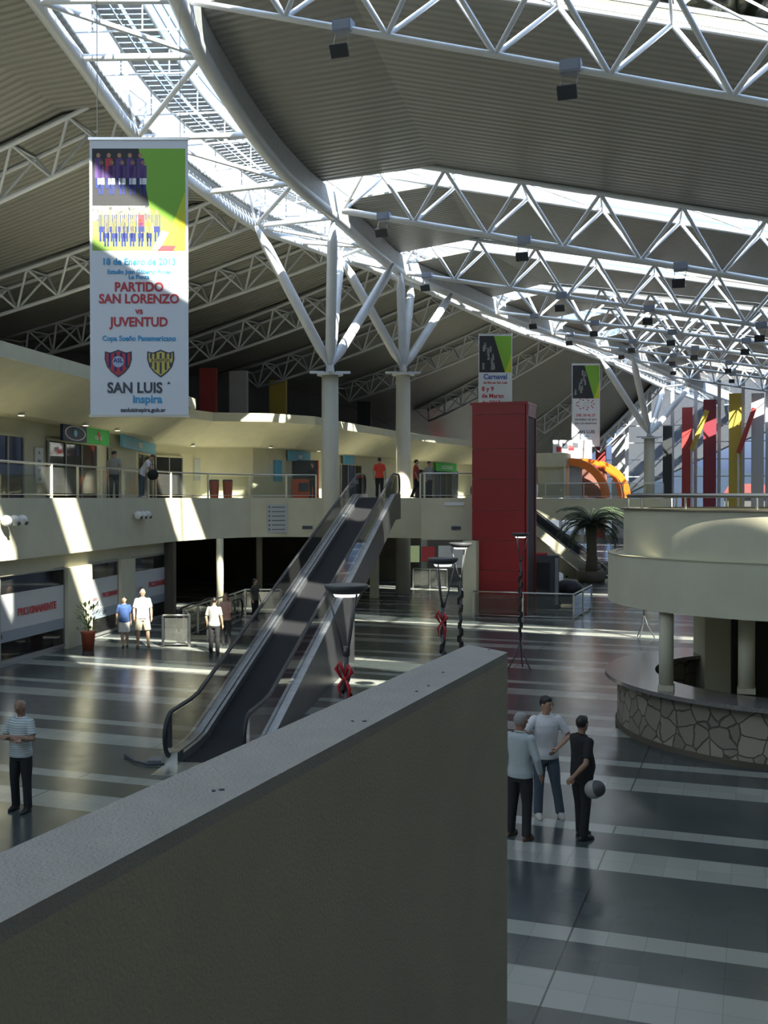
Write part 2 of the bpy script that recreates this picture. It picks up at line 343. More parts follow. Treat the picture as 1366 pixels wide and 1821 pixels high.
# dark hall under the upper floor
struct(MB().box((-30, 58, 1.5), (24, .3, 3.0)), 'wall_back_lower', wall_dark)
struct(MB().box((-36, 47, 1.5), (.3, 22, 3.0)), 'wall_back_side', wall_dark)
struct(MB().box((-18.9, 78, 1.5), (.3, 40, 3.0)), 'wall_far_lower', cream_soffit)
def pier(u, d, w, z1, m=cream, name='pillar', lab='', rnd=True, z0=0.0):
    p = PD(u, d, 0); t = thing(name, lab, 'column', (p.x, p.y, z0))
    if rnd: MB().tube((0,0,0), (0,0,z1-z0), w/2, n=24).build('shaft', m, t, True, local=True)
    else: MB().box((0,0,(z1-z0)/2), (w, w, z1-z0)).build('shaft', m, t, local=True)
    MB().box((0,0,.05), (w*1.08, w*1.08, .1)).build('plinth', cream_soffit, t, local=True)
    return t
pier(391, 45, .30, SL0, rnd=True, lab='slim cream pillar in the dark arcade behind the pair of strolling men')
pier(461, 52, .30, SL0, rnd=True, lab='dim slim pillar deep in the dark arcade left of the travelator')
pier(666, 50.5, .35, SL0, rnd=False, lab='narrow ochre pillar under the footbridge left of the broad pillar')
pier(838, 42.9, .55, SL0, rnd=False, lab='square cream pillar carrying the footbridge end beside the red lift tower')

# upper storey: slanted fascia canopy, soffit, shop wall
FT = [(-17.0,-4),(-17.6,6),(-18.9,16),(-19.8,24),(-20.9,30),(-22,37),(-23.5,42),(-26.5,46.5),(-26.3,48.8),(-23.8,50.4),(-22.4,53),(-22.5,57),(-22.1,68),(-20.5,80),(-18.5,92)]
FB = [(-19.6,-4),(-20.2,6),(-21.6,16),(-22.5,25),(-23.5,31),(-24.6,37),(-26,42.4),(-28.6,47),(-28.2,50.4),(-25.4,52.4),(-24.3,54.6),(-24.4,58),(-24.1,68),(-22.5,80),(-20.5,93)]
WL = [(-21.2,-4),(-21.8,6),(-22.8,16),(-23.8,26),(-24.7,31.5),(-25.7,37.2),(-27.2,43),(-29.8,47.5),(-29.2,51.8),(-26.4,53.6),(-25.5,56),(-25.6,60),(-25.2,68),(-23.6,80),(-21.6,93)]
ZT, ZM, ZB = EYE+4.40, EYE+3.95, EYE+2.78
can = MB(); P3 = lambda A, z: [(a[0], a[1], z) for a in A]
can.strip(P3(FT, ZT), P3(FT, ZM)); can.strip(P3(FT, ZM), P3(FB, ZB)); can.strip(P3(FB, ZB), P3(offs(FB, .05), ZB+.1))
can.strip(P3(FT, ZT), P3(WL, ZT)); can.strip(P3(WL, ZT), P3(WL, ZT-.2))
struct(can, 'trim_2', cream)
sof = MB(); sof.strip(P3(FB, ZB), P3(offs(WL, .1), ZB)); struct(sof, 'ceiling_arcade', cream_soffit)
struct(MB().band(WL, .3, SL1, ZT), 'wall_left_upper', cream)
OUT = [(-40,-4),(-40.5,14),(-41,32),(-42,50),(-38.5,58),(-36,67),(-34,79),(-33,98),(-30,118)]
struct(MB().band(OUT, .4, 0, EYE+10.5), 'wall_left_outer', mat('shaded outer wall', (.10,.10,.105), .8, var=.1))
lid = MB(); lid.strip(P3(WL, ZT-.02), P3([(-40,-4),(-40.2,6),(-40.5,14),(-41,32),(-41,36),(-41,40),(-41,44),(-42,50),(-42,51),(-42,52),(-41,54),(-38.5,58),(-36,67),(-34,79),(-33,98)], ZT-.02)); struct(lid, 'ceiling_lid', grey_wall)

# ------------------------------------------------------------ spine skylight
hs = EYE
SPL = [(62,0,13.0),(138,103,12.8),(245,245,12.1),(365,342,11.5),(455,402,11.2),(530,430,11.2),(605,457,11.3),(732,503,11.3),(830,548,11.5),(930,592,11.5),(1069,637,11.5),(1180,688,11.4),(1275,722,11.2)]
SPR = [(316,0,13.0),(360,100,12.8),(450,240,12.1),(523,325,11.5),(597,386,11.2),(655,438,11.2),(712,483,11.3),(803,522,11.3),(895,562,11.5),(995,597,11.5),(1120,634,11.5),(1225,684,11.4),(1318,718,11.2)]
SL = [PZ(u, v, EYE+h) for u, v, h in SPL]; SR = [PZ(u, v, EYE+h) for u, v, h in SPR]
dd = ((SL[2]-SL[0])+(SR[2]-SR[0])); dd.z = 0; dd.normalize()
for A in (SL, SR):
    a0 = A[0].copy(); w = Vector((dd.y, -dd.x, 0))
    for s_, k_ in ((6, .5), (12, 1.6), (18, 3.3), (24, 5.6)): A.insert(0, a0 - dd*s_ + w*k_ + Vector((0, 0, .02*s_)))
def soften(A):
    B = [p.copy() for p in A]
    for i in range(1, len(A)-1): B[i] = (A[i-1]+A[i]*2+A[i+1])/4 if (A[i-1]-A[i]).length < 40 else A[i]
    return B
RISE = 1.9; CUR = .65
sp = thing('ridge_frame', 'curved white steel spine frame of two heavy tubes under the long ridge skylight', 'roof frame', (SL[5].x, SL[5].y, SL[5].z))
def smooth_pts(A, k=4):
    out = []
    for i in range(len(A)-1):
        p0 = A[max(i-1,0)]; p1 = A[i]; p2 = A[i+1]; p3 = A[min(i+2,len(A)-1)]
        for j in range(k):
            t = j/k; out.append(.5*((2*p1)+(p2-p0)*t+(2*p0-5*p1+4*p2-p3)*t*t+(3*p1-p0-3*p2+p3)*t**3))
    out.append(A[-1]); return out
SLs, SRs = smooth_pts(SL), smooth_pts(SR)
MB().path(SLs, .21, 12).build('left_tube', white_steel, sp, True); MB().path(SRs, .24, 12).build('right_tube', white_steel, sp, True)
SLn, SRn = SL, SR
for i in range(len(SL)): member('cross_strut', SL[i], SR[i], .11, white_steel, sp)
for i in range(len(SL)-1):
    a, b = (SL[i], SR[i+1]) if i % 2 == 0 else (SR[i], SL[i+1]); member('diagonal_strut', a, b, .085, white_steel, sp)
up = Vector((0,0,RISE))
cur = MB()
for A, s in ((SLs, -1), (SRs, 1)):
    lo = [a+Vector((s*.22,0,.05)) for a in A]; hi = [a+Vector((s*.30,0,CUR+.05)) for a in A]; cur.strip(lo, hi)
    cur.strip(hi, [h+Vector((-s*.12,0,.10)) for h in hi])
struct(cur, 'trim_3', mat('ridge curb', (.42,.43,.43), .5, var=.08))
gl = MB(); gl.strip([a+Vector((-.25,0,CUR+.1)) for a in SLs], [a+Vector((.25,0,CUR+.1)) for a in SRs]); g_ = struct(gl, 'window_1', glass_sky)
fm = MB()
for a, b in zip(SLs[::2], SRs[::2]): fm.tube(a+Vector((-.25,0,CUR+.12)), b+Vector((.25,0,CUR+.12)), .03, n=6)
g = fm.build('glazing_bar', white_steel, g_)
# maintenance walkway above the ridge glass
CW_Z = 1.55
cwl = [lerp(a, b, .12)+Vector((0,0,CW_Z)) for a, b in zip(SLs, SRs)]; cwr = [lerp(a, b, .52)+Vector((0,0,CW_Z)) for a, b in zip(SLs, SRs)]
cw = thing('roof_walkway', 'grey grated maintenance walkway running above the ridge skylight glass', 'walkway', tuple(cwl[8]))
m = MB().path(cwl, .05, 6).path(cwr, .05, 6).path([p+Vector((0,0,1.0)) for p in cwl], .03, 5).path([p+Vector((0,0,1.0)) for p in cwr], .03, 5).path([p+Vector((0,0,.5)) for p in cwr], .025, 5); m.build('side_rail', mat('walkway steel', (.22,.24,.26), .5), cw)
gm_ = mat('grating grey', (.10,.11,.12), .6); ws_ = mat('walkway steel', (.22,.24,.26), .5)
for i in range(0, len(cwl)-1):
    m = MB(); L4 = []
    for f0, f1 in ((0,.20),(.25,.45),(.50,.70),(.75,.95)):
        a0, a1, b0, b1 = lerp(cwl[i], cwl[i+1], f0), lerp(cwl[i], cwl[i+1], f1), lerp(cwr[i], cwr[i+1], f0), lerp(cwr[i], cwr[i+1], f1)
        for g0, g1 in ((.03,.30),(.35,.50),(.58,.97)): m.poly([lerp(a0,b0,g0), lerp(a0,b0,g1), lerp(a1,b1,g1), lerp(a1,b1,g0)])
        m.poly([lerp(a0,b0,0), lerp(a0,b0,1), lerp(a0,b0,1)+(a1-a0)*.12, lerp(a0,b0,0)+(a1-a0)*.12])
    m.poly([lerp(cwl[i],cwr[i],.3), lerp(cwl[i],cwr[i],.33), lerp(cwl[i+1],cwr[i+1],.33), lerp(cwl[i+1],cwr[i+1],.3)])
    m.build('grating', gm_, cw)
for i in range(0, len(cwl), 2):
    for A in (cwl, cwr): member('post', A[i]-Vector((0,0,.8)), A[i]+Vector((0,0,1)), .03, ws_, cw, 6)

# ------------------------------------------------------------ right-hand trusses
XR = 27.0
def rt(u0, v0, h0, v1, h1, u1=1366):
    a = PZ(u0, v0, EYE+h0); b = PZ(u1, v1, EYE+h1); d = b-a; sl = d.z/d.xy.length
    n = Vector((d.x, d.y, 0)).normalized(); L = (XR-a.x)/n.x; pts = []; L1 = d.xy.length
    N = int(L/2.75); 
    for i in range(N+1):
        s = i*L/N; z = a.z + sl*s
        if s > L1: z -= .004*(s-L1)**2
        pts.append(Vector((a.x+n.x*s, a.y+n.y*s, z)))
    return pts, n
RT = [rt(335,2,13.2,183,8.95), rt(610,375,11.2,501,7.7), rt(712,484,11.35,581,7.95), rt(880,555,11.5,611,8.4), rt(985,592,11.5,634,8.9), rt(1060,615,11.5,654,9.4), rt(1120,640,11.5,674,9.9), rt(1182,668,11.5,696,10.4)]
p0, n0 = RT[0]
def sun_slot_y(x):  # bent course of the added slot, shaped by where its sun lands
    K_ = ((-40,11.2),(-3.7,11.2),(7.6,12.8),(9.6,11.85),(14,10.3),(40,9.8))
    for (x0,y0),(x1,y1) in zip(K_, K_[1:]):
        if x <= x1: return y0+(y1-y0)*(x-x0)/(x1-x0)
    return 9.8
SUN_SLOT_A = ([Vector((p.x+1.2, sun_slot_y(p.x+1.2), p.z+.3)) for p in p0], n0)  # added unseen roof slot that puts sun on the big banner and terrace
SUN_SLOT_B = ([Vector((p.x+.5, 15.8-.03*max(0, p.x+8), p.z+.15)) for p in p0], n0)  # unseen roof slot, placed so its sun falls on the left slab face
chord_r = [.10,.085,.125,.11,.11,.10,.10,.10,.10]
def truss(pts, nrm, name, label, group, rise, half, rc, rb, parent_mat=white_steel, taper=False):
    t = thing(name, label, 'roof truss', tuple(pts[0]), group=group); q = Vector((-nrm.y, nrm.x, 0))
    # top nodes sit half a panel along
    tops = [lerp(pts[i], pts[i+1], .5) for i in range(len(pts)-1)]
    F = [p - q*half + Vector((0,0,rise)) for p in tops]; K = [p + q*half + Vector((0,0,rise)) for p in tops]
    F = [pts[0]-q*half+Vector((0,0,rise))] + F + [pts[-1]-q*half+Vector((0,0,rise))]; K = [pts[0]+q*half+Vector((0,0,rise))] + K + [pts[-1]+q*half+Vector((0,0,rise))]
    MB().path(pts, rc, 10).build('bottom_chord', parent_mat, t, True)
    MB().path(F, rc*.75, 8).build('top_chord', parent_mat, t, True); MB().path(K, rc*.75, 8).build('top_chord', parent_mat, t, True)
    for i in range(1, len(F)-1):
        for S in (F, K):
            member('diagonal_brace', pts[i-1], S[i], rb, parent_mat, t); member('diagonal_brace', pts[i], S[i], rb, parent_mat, t)
        member('cross_brace', F[i], K[i], rb*.6, parent_mat, t)
        if i % 2 and i+1 < len(F): member('wind_brace', F[i], K[i+1], rb*.5, parent_mat, t)
    return t, F, K
RTF = []
alltr = [SUN_SLOT_A, SUN_SLOT_B]+RT
for i, (pts, n) in enumerate(alltr):
    if i < 2:                               # unseen slots shaped to let sun in: roof edges only, no truss
        q = Vector((-n.y, n.x, 0)); hw_ = .52 if i == 0 else .75; F = [p+Vector((0,-hw_,RISE)) for p in pts]; K = [p+Vector((0,hw_,RISE)) for p in pts]; RTF.append((F, K)); continue
    lab = 'white triangular steel truss right of the ridge skylight, %s one counted from the front' % ORD[i-2]
    t, F, K = truss(pts, n, 'roof_truss', lab, 'right-hand roof trusses', RISE, 1.15, chord_r[i-1], .068 if i < 5 else .075)
    RTF.append((F, K))
def resamp(A, n):
    L = [0]
    for i in range(len(A)-1): L.append(L[-1]+(A[i+1]-A[i]).length)
    out = []
    for k in range(n+1):
        s = L[-1]*k/n; i = 0
        while i < len(A)-2 and L[i+1] < s: i += 1
        out.append(lerp(A[i], A[i+1], (s-L[i])/max(1e-6, L[i+1]-L[i])))
    return out
def on_curve(CV, y):
    for i in range(len(CV)-1):
        if CV[i].y <= y <= CV[i+1].y:
            return lerp(CV[i], CV[i+1], (y-CV[i].y)/max(1e-6, CV[i+1].y-CV[i].y))
    return None
def ext(A, k=7.0): d = (A[-1]-A[-2]).normalized(); return A + [A[-1]+d*k]
def shell(A, B, name, bow=-.12, n=22, m=10, mat_=roof_m, th=.07, edge=None):
    if edge is EL: A = ext(A); B = ext(B)
    A = resamp(A, n); B = resamp(B, n); me = bpy.data.meshes.new(name); vs_ = []; uvs = []; fs = []
    for lay in (0, 1):
        for j in range(m+1):
            for i in range(n+1):
                t = j/m; p = lerp(A[i], B[i], t); bz = bow*4*t*(1-t)
                if edge is not None:
                    s0 = lerp(A[0], B[0], t); q = on_curve(edge, s0.y); w = max(0, 1-i/2)
                    if q is not None: dq = q-s0; p += Vector((dq.x, 0, dq.z))*w; bz *= (1-w)
                p.z += bz + .09 + lay*th; vs_.append(p); uvs.append((i, t*(A[i]-B[i]).length))
    W = n+1; S = (m+1)*W
    for j in range(m):
        for i in range(n):
            a = j*W+i; fs.append((a, a+W, a+W+1, a+1)); a += S; fs.append((a, a+1, a+W+1, a+W))
    for i in range(n): fs.append((i, i+1, i+1+S, i+S)); a = m*W+i; fs.append((a, a+S, a+1+S, a+1))
    for j in range(m): a = j*W; fs.append((a, a+S, a+W+S, a+W)); a = j*W+n; fs.append((a, a+W, a+W+S, a+S))
    me.from_pydata([tuple(v) for v in vs_], [], fs); me.materials.append(mat_); uvl = me.uv_layers.new(name='UVMap')
    for l in me.loops: uvl.data[l.index].uv = uvs[l.vertex_index]
    o = bpy.data.objects.new(name, me); C.objects.link(o); o['kind'] = 'structure'; return o
ER = [p+Vector((.12,0,CUR)) for p in SRs]; EL = [p+Vector((-.12,0,CUR)) for p in SLs]
first = [p+Vector((3.5,-13,0)) for p in RTF[0][0]]
shell(first, RTF[0][0], 'ceiling', edge=ER)
shell([p+Vector((5,-12,0)) for p in first], first, 'ceiling')
for i in range(len(RTF)-1): shell(RTF[i][1], RTF[i+1][0], 'ceiling', edge=ER)
last = [Vector((p.x, 116, p.z)) for p in RTF[-1][1]]
shell(RTF[-1][1], last, 'ceiling', edge=ER)
for i, (F, K) in enumerate(RTF):  # the first two panes cover the unseen sun slots
    m = MB(); m.strip([f+Vector((0,0,.22)) for f in F], [k+Vector((0,0,.22)) for k in K]); o = struct(m, 'window_%d' % (i+2), glass_sky)
    b = MB()
    for f, k in zip(F[::2], K[::2]): b.tube(f+Vector((0,0,.24)), k+Vector((0,0,.24)), .025, n=5)
    b.build('glazing_bar', white_steel, o)
# fill between ridge curb and the first truss panels
# ------------------------------------------------------------ left-hand trusses
def lt(su, sv, sh, end, n):
    a = PZ(su, sv, EYE+sh) + Vector((0,0,1.4)); b = Vector(end); out = []
    for i in range(n+1):
        t = i/n; p = lerp(a, b, t); p.z -= 1.0*t*(1-t)*1.2; out.append(p)
    return out
LTs = [lt(245,245,12.1,(-39,29.5,EYE+7.6),9), lt(455,402,11.2,(-40.4,39,EYE+7.9),10), lt(605,457,11.3,PX(20,605,61),10), lt(732,503,11.3,(-36,58,EYE+8.8),9),
       lt(830,548,11.5,PX(437,661,73),8), lt(930,592,11.5,PX(603,690,85),8), lt(1010,617,11.5,PX(749,729,97),8), lt(1110,655,11.5,PX(957,754,105),6), lt(1180,688,11.4,PX(1054,793,111),5)]
LTF = []
for i, tp in enumerate(LTs):
    n = Vector((tp[-1].x-tp[0].x, tp[-1].y-tp[0].y, 0)).normalized(); q = Vector((-n.y, n.x, 0))
    lab = 'white steel truss left of the ridge skylight, %s one counted from the front' % ORD[i]
    t = thing('roof_truss', lab, 'roof truss', tuple(tp[0]), group='left-hand roof trusses'); N = len(tp)-1
    B = [lerp(tp[k], tp[k+1], .5)-Vector((0,0,1.35)) for k in range(N)]; B = [tp[0]-Vector((0,0,1.35))]+B
    F = [p+q*.75 for p in tp]; K = [p-q*.75 for p in tp]
    MB().path(B, .09, 8).build('bottom_chord', white_steel, t, True); MB().path(F, .085, 8).build('top_chord', white_steel, t, True); MB().path(K, .085, 8).build('top_chord', white_steel, t, True)
    for k in range(N+1):
        for S in (F, K):
            if k < len(B): member('diagonal_brace', B[k], S[k], .055, white_steel, t)
            if k+1 < len(B): member('diagonal_brace', B[k+1], S[k], .055, white_steel, t)
        member('cross_brace', F[k], K[k], .045, white_steel, t)
    LTF.append((F, K))
nr = [p+Vector((.8,-13,.6)) for p in LTF[0][1]]; nr2 = [p+Vector((2.6,-31,.8)) for p in LTF[0][1]]
shell(nr2, nr, 'ceiling', .2, edge=EL)
nrb = [p+Vector((0,1.4,0)) for p in nr]
shell(nrb, LTF[0][1], 'ceiling', .2, edge=EL)
for i in range(len(LTF)-1): shell(LTF[i][0], LTF[i+1][1], 'ceiling', .2, edge=EL)
shell(LTF[-1][0], [Vector((p.x, 117, p.z)) for p in LTF[-1][0]], 'ceiling', .1, edge=EL)
for i, (F, K) in enumerate(LTF):
    m = MB(); m.strip([f+Vector((0,0,.2)) for f in F], [k+Vector((0,0,.2)) for k in K]); struct(m, 'window_%d' % (i+14), glass_sky)

# ------------------------------------------------------------ outer walls on the right, behind and at the far end
struct(MB().box((XR+.2, 50, 9.5), (.4, 140, 19)), 'wall_right', cream)
wb = MB(); wb.box((-7, -17.2, 10), (70, .4, 20)); struct(wb, 'wall_back', cream)
# ------------------------------------------------------------ far end wall: glazing, mullions and coloured fins
YE = 116.0
def atY(u, Y):                                              # plan point on the plane y = Y at column u
    r = ray(u, 885); return Vector((r.x/r.y*Y, Y, 0))
def zat(u, v, Y): r = ray(u, v); return EYE + r.z/r.y*Y
xa, xb = atY(960, YE).x, XR
MBw = MB(); MBw.box(((xa-34)/2+0, YE, 8.5), (abs(-34-xa), .4, 17)); struct(MBw, 'wall_end_left', grey_wall)
struct(MB().box(((xa+xb)/2, YE, .4), (xb-xa, .4, .8)), 'wall_end_sill', cream)
m = MB().box(((xa+xb)/2, YE, 8.9), (xb-xa, .05, 16.2)); we = struct(m, 'window_40', glass('end window glass', (.86,.90,.95)))
mu = MB(); k = 0; x = xa
while x < xb: mu.box((x, YE-.15, 8.5), (.34, .4, 17)); x += 2.35
for z in (3.4, 5.2, 7.0, 8.8, 10.6, 12.4): mu.box(((xa+xb)/2, YE-.1, z), (xb-xa, .12, .10))
struct(mu, 'trim_5', white_steel)
FINS = [(1187,15,755,fin_dark,'charcoal'),(1222,17,722,fin_red,'red'),(1262,21,708,fin_maroon,'dark maroon'),(1307,20,697,fin_yellow,'ochre yellow'),(1347,20,697,fin_grey,'pale grey'),(1100,22,770,fin_grey,'pale grey'),(1068,16,792,fin_red,'red')]
for u, w, v, mm, nm in FINS:
    q = atY(u, YE-1.2); wd = w*q.y/1890*1.0
    t = thing('colour_fin', 'tall %s vertical fin %s' % (nm, {'charcoal':'nearest to the far tree column','red':'','dark maroon':'between the red and the yellow fins','ochre yellow':'in front of the far end window','pale grey':''}[nm]), 'fin', (q.x, q.y, 0), group='coloured fins of the end window')
    t['label'] = {1187:'tall charcoal vertical fin beside the farthest white tree column',1222:'tall bright red vertical fin in front of the far end window',1262:'tall dark maroon vertical fin of the far end window',1307:'tall ochre yellow vertical fin of the far end window',1347:'tall pale grey fin at the right edge of the far window',1100:'wide pale grey fin between the orange arches and the tree column',1068:'red fin rising behind the orange arched kiosk'}[u]
    fz = EYE+(885-v)/FPX*q.y/ray(u,885).y - .15
    MB().box((0,0,fz/2), (wd, .6, fz)).build('panel', mm, t, local=True)
    MB().box((0,0,.25), (wd+.15, .75, .5)).build('base', grey_wall, t, local=True)
for (u0, v0, u1, v1, mm, lab) in ((1230,800,1257,730,fin_yellow,'slanting ochre yellow strut leaning between the red and maroon fins'),(1313,806,1341,726,fin_red,'slanting red strut leaning between the yellow and grey fins')):
    a = atY(u0, YE-2.2); a.z = zat(u0, v0, a.y); b = atY(u1, YE-2.2); b.z = zat(u1, v1, b.y)
    t = thing('slanted_strut', lab, 'strut', tuple(a)); R = (b-a).normalized().to_track_quat('Z', 'Y').to_matrix()
    MB().box((a+b)/2, (.62, .45, (b-a).length), M=R).build('beam', mm, t); MB().tube(a, Vector((a.x, a.y, 0)), .12).build('foot_post', white_steel, t)
# neighbouring roof, house and hills outside the end window
gb = MB(); A_ = [atY(1100, 135), atY(1180, 135), atY(1300, 135), atY(1420, 135)]
zz = [zat(1100, 885, 135), zat(1180, 846, 135), zat(1300, 790, 135), zat(1420, 745, 135)]
for i in range(3):
    a, b = A_[i], A_[i+1]; 
    for dy in (0, 4): gb.poly([(a.x,a.y+dy,zz[i]),(b.x,b.y+dy,zz[i+1]),(b.x,b.y+dy,32),(a.x,a.y+dy,32)])
    gb.poly([(a.x,a.y,zz[i]),(b.x,b.y,zz[i+1]),(b.x,b.y+4,zz[i+1]),(a.x,a.y+4,zz[i])])
struct(gb, 'trim_6', mat('outside canopy', (.07,.07,.075), .8))
hx = atY(1328, 190); t = thing('house', 'small far house with a red tiled roof seen through the end window', 'house', (hx.x, 190, 1.5)); t.scale = (.55,.55,.6)
MB().box((0,0,2.8), (13, 8, 6.2)).build('wall', mat('house wall', (.10,.09,.075), .8), t, local=True)
MB().poly([(-7.4,-5,5.6),(7.4,-5,5.6),(5,0,9.4),(-5,0,9.4)]).poly([(7.4,5,5.6),(-7.4,5,5.6),(-5,0,9.4),(5,0,9.4)]).poly([(-7.4,-5,5.6),(-5,0,9.4),(-7.4,5,5.6)]).poly([(7.4,-5,5.6),(7.4,5,5.6),(5,0,9.4)]).build('roof', mat('red tile', (.16,.03,.02), .8, var=.3), t, local=True)
MB().box((-2.5,-1,8.8), (.9,.9,2.6)).build('chimney', ink_dark, t, local=True)
hl = MB(); pts = []
for i in range(40):
    x = -300+i*20; pts.append((x, 420, 3+9*abs(math.sin(i*.37))+6*math.sin(i*.13)**2))
for i in range(39): hl.poly([(pts[i][0],420,-1), (pts[i+1][0],420,-1), pts[i+1], pts[i]]); hl.poly([pts[i], pts[i+1], (pts[i+1][0],470,-1), (pts[i][0],470,-1)])
struct(hl, 'trim_7', mat('far hills', (.03,.045,.07), .9))

# outer left wall: fins seen above the canopy
for (u, w, v0, v1, mm, lab, Yf) in ((371,30,655,738,fin_red,'wide red panel above the canopy just right of the big banner',60),(495,30,676,745,fin_yellow,'ochre panel above the canopy left of the nearest tree column',66),(425,32,660,740,fin_grey,'shaded grey panel above the canopy between the red and ochre panels',62),(648,24,714,775,fin_dark,'charcoal panel above the canopy between the two near tree columns',84),(785,20,735,790,fin_red,'small red panel above the canopy near the red lift tower',104)):
    r = ray(u, 885); q = Vector((r.x/r.y*Yf, Yf, 0)); dd_ = q.y/ray(u,885).y; wd = w*dd_/1890
    z1 = EYE+(885-v0)*dd_/1890
    t = thing('colour_fin', lab, 'fin', (q.x, q.y, ZT), group='coloured panels above the left canopy')
    MB().box((0,0,(z1-ZT)/2), (wd, .4, z1-ZT), YAW*.5).build('panel', mm, t, local=True)
    MB().box((0,0,.08), (wd+.2, .6, .16), YAW*.5).build('base', grey_wall, t, local=True)

# ------------------------------------------------------------ tree columns
def tree_column(u, d, capv, rad, tops, label):
    p = PX(u, capv, d); t = thing('tree_column', label, 'column', (p.x, p.y, 0))
    zc = p.z
    MB().tube((p.x,p.y,0), (p.x,p.y,zc), rad, rad*.97, 28).build('shaft', mat('column paint', (.56,.53,.43), .55, bump=.1), t, True)
    MB().tube((p.x,p.y,zc-.10), (p.x,p.y,zc), rad*1.5, rad*1.5, 20).tube((p.x,p.y,zc), (p.x,p.y,zc+.42), rad*.55, rad*.40, 14).build('capital', white_steel, t)
    arm = MB()
    for k in range(4): a = k*math.pi/2+.4; arm.box((p.x+math.cos(a)*rad*1.5, p.y+math.sin(a)*rad*1.5, zc+.04), (rad*1.7, .16, .10), a)
    arm.build('bracket', white_steel, t)
    for q in tops:
        b = Vector(q); a0 = Vector((p.x, p.y, zc+.25)); m1 = lerp(a0, b, .14); m2 = lerp(a0, b, .86)
        MB().path([a0, m1, m2, b], [.07, rad*.58, rad*.58, .07], 14).build('branch', white_steel, t, True)
    return t
tree_column(587, 45.3, 664, .37, [PZ(455,402,EYE+11.0), PZ(592,392,EYE+11.0), PZ(605,457,EYE+11.1), PZ(700,470,EYE+11.1)], 'nearest white tree column, four steel branches spreading to the ridge')
tree_column(717, 52.3, 664, .37, [PZ(607,459,EYE+11.1), PZ(712,486,EYE+11.1), PZ(732,505,EYE+11.1), PZ(803,523,EYE+11.1)], 'second white tree column, standing just right of the travelator top')
tree_column(1155, 91, 778, .46, [PZ(1069,639,EYE+11.3), PZ(1125,634,EYE+11.3), PZ(1180,690,EYE+11.2), PZ(1228,686,EYE+11.2)], 'farthest white tree column, right of the orange arched kiosk')

# ------------------------------------------------------------ stair parapet in the foreground
ps = math.atan(735/1890) - YAW                              # its heading, a little right of the hall axis
dv = Vector((math.sin(ps), math.cos(ps), 0)); lv = Vector((-dv.y, dv.x, 0))
DZ = .60; zt = EYE-DZ
inner_end = PZ(903, 1160, zt); li = inner_end.dot(lv); lo_ = PZ(0, 1517, zt).dot(lv); e1 = inner_end.dot(dv); e2 = PZ(828, 1146, zt).dot(dv)
q = [dv*e1+lv*li, dv*e2+lv*lo_, dv*(-3)+lv*lo_, dv*(-3)+lv*li]
pw = MB().prism([(a.x, a.y) for a in q], 0, zt-.03); struct(pw, 'wall_parapet', fore_plaster)
cq = MB().prism([(a.x, a.y) for a in q], zt-.03, zt); struct(cq, 'trim_8', coping)
struct(MB().prism([((dv*a+lv*b).x, (dv*a+lv*b).y) for a, b in ((-3,li),(-3,-2.2),(2.3,-2.2),(2.3,li))], 2.8, 3.15), 'floor_landing', mat('landing tile', (.25,.25,.24), .5))
rp = random.Random(3)
for gi, (u, v) in enumerate(((870,1156),(788,1196),(762,1220),(741,1230),(627,1283),(648,1283),(394,1405),(380,1407))):
    p = PZ(u, v, zt); tag(MB().box(p+Vector((0,0,.001)), (.006*rp.uniform(.6,1.6), .009, .003), rp.random()*3).build('grit_speck', ink_dark), 'tiny dark speck of grit on the pale parapet top, %s one counted from the tip' % ORD[gi], 'speck', 'grit on the parapet')

# ------------------------------------------------------------ round kiosk and terrace at the right
KC = Vector((1.1, 23.4, 0))
def ring(ro, ri, z0, z1, n=200, a0=0, a1=2*math.pi):
    m = MB(); full = abs(a1-a0-2*math.pi) < 1e-6; N = n
    for i in range(N):
        a, b = a0+(a1-a0)*i/N, a0+(a1-a0)*(i+1)/N
        P = lambda r, t, z: KC + Vector((r*math.cos(t), r*math.sin(t), z))
        m.poly([P(ro,a,z0),P(ro,b,z0),P(ro,b,z1),P(ro,a,z1)]); m.poly([P(ri,b,z0),P(ri,a,z0),P(ri,a,z1),P(ri,b,z1)])
        m.poly([P(ro,a,z1),P(ro,b,z1),P(ri,b,z1),P(ri,a,z1)]); m.poly([P(ro,b,z0),P(ro,a,z0),P(ri,a,z0),P(ri,b,z0)])
    return m
struct(ring(4.06, .01, 2.62, 3.60), 'wall_terrace_band', cream)
struct(ring(3.74, 3.55, 3.60, 4.51), 'wall_terrace_parapet', cream)
struct(ring(3.80, 3.50, 4.51, 4.54), 'trim_9', mat('dark coping', (.10,.09,.07), .5))
struct(ring(4.07, 3.9, 3.595, 3.615), 'trim_10', mat('drip edge', (.35,.33,.22), .4))
hr = thing('terrace_handrail', 'thick dark grey handrail circling the round terrace top at the right', 'handrail', (KC.x, KC.y, 4.5))
MB().path([KC+Vector((3.64*math.cos(a), 3.64*math.sin(a), 4.79)) for a in [i*2*math.pi/64 for i in range(64)]], .042, 10, True).build('rail', mat('dark rail', (.13,.14,.15), .35, .7), hr, True)
for i in range(16): a = i*2*math.pi/16+.1; member('post', KC+Vector((3.64*math.cos(a), 3.64*math.sin(a), 4.49)), KC+Vector((3.64*math.cos(a), 3.64*math.sin(a), 4.79)), .025, steel, hr)
kt = thing('kiosk_counter', 'curved bar counter with crazy stone cladding and dark polished top under the terrace', 'counter', tuple(KC))
kt.name = 'bar_counter'
ring(3.86, 3.45, 0, 1.04).build('stone_base', stone_m, kt); ring(4.12, 3.08, 1.04, 1.12).build('counter_top', granite, kt, False)
ring(3.90, 3.40, 0, .10).build('plinth', wall_dark, kt)
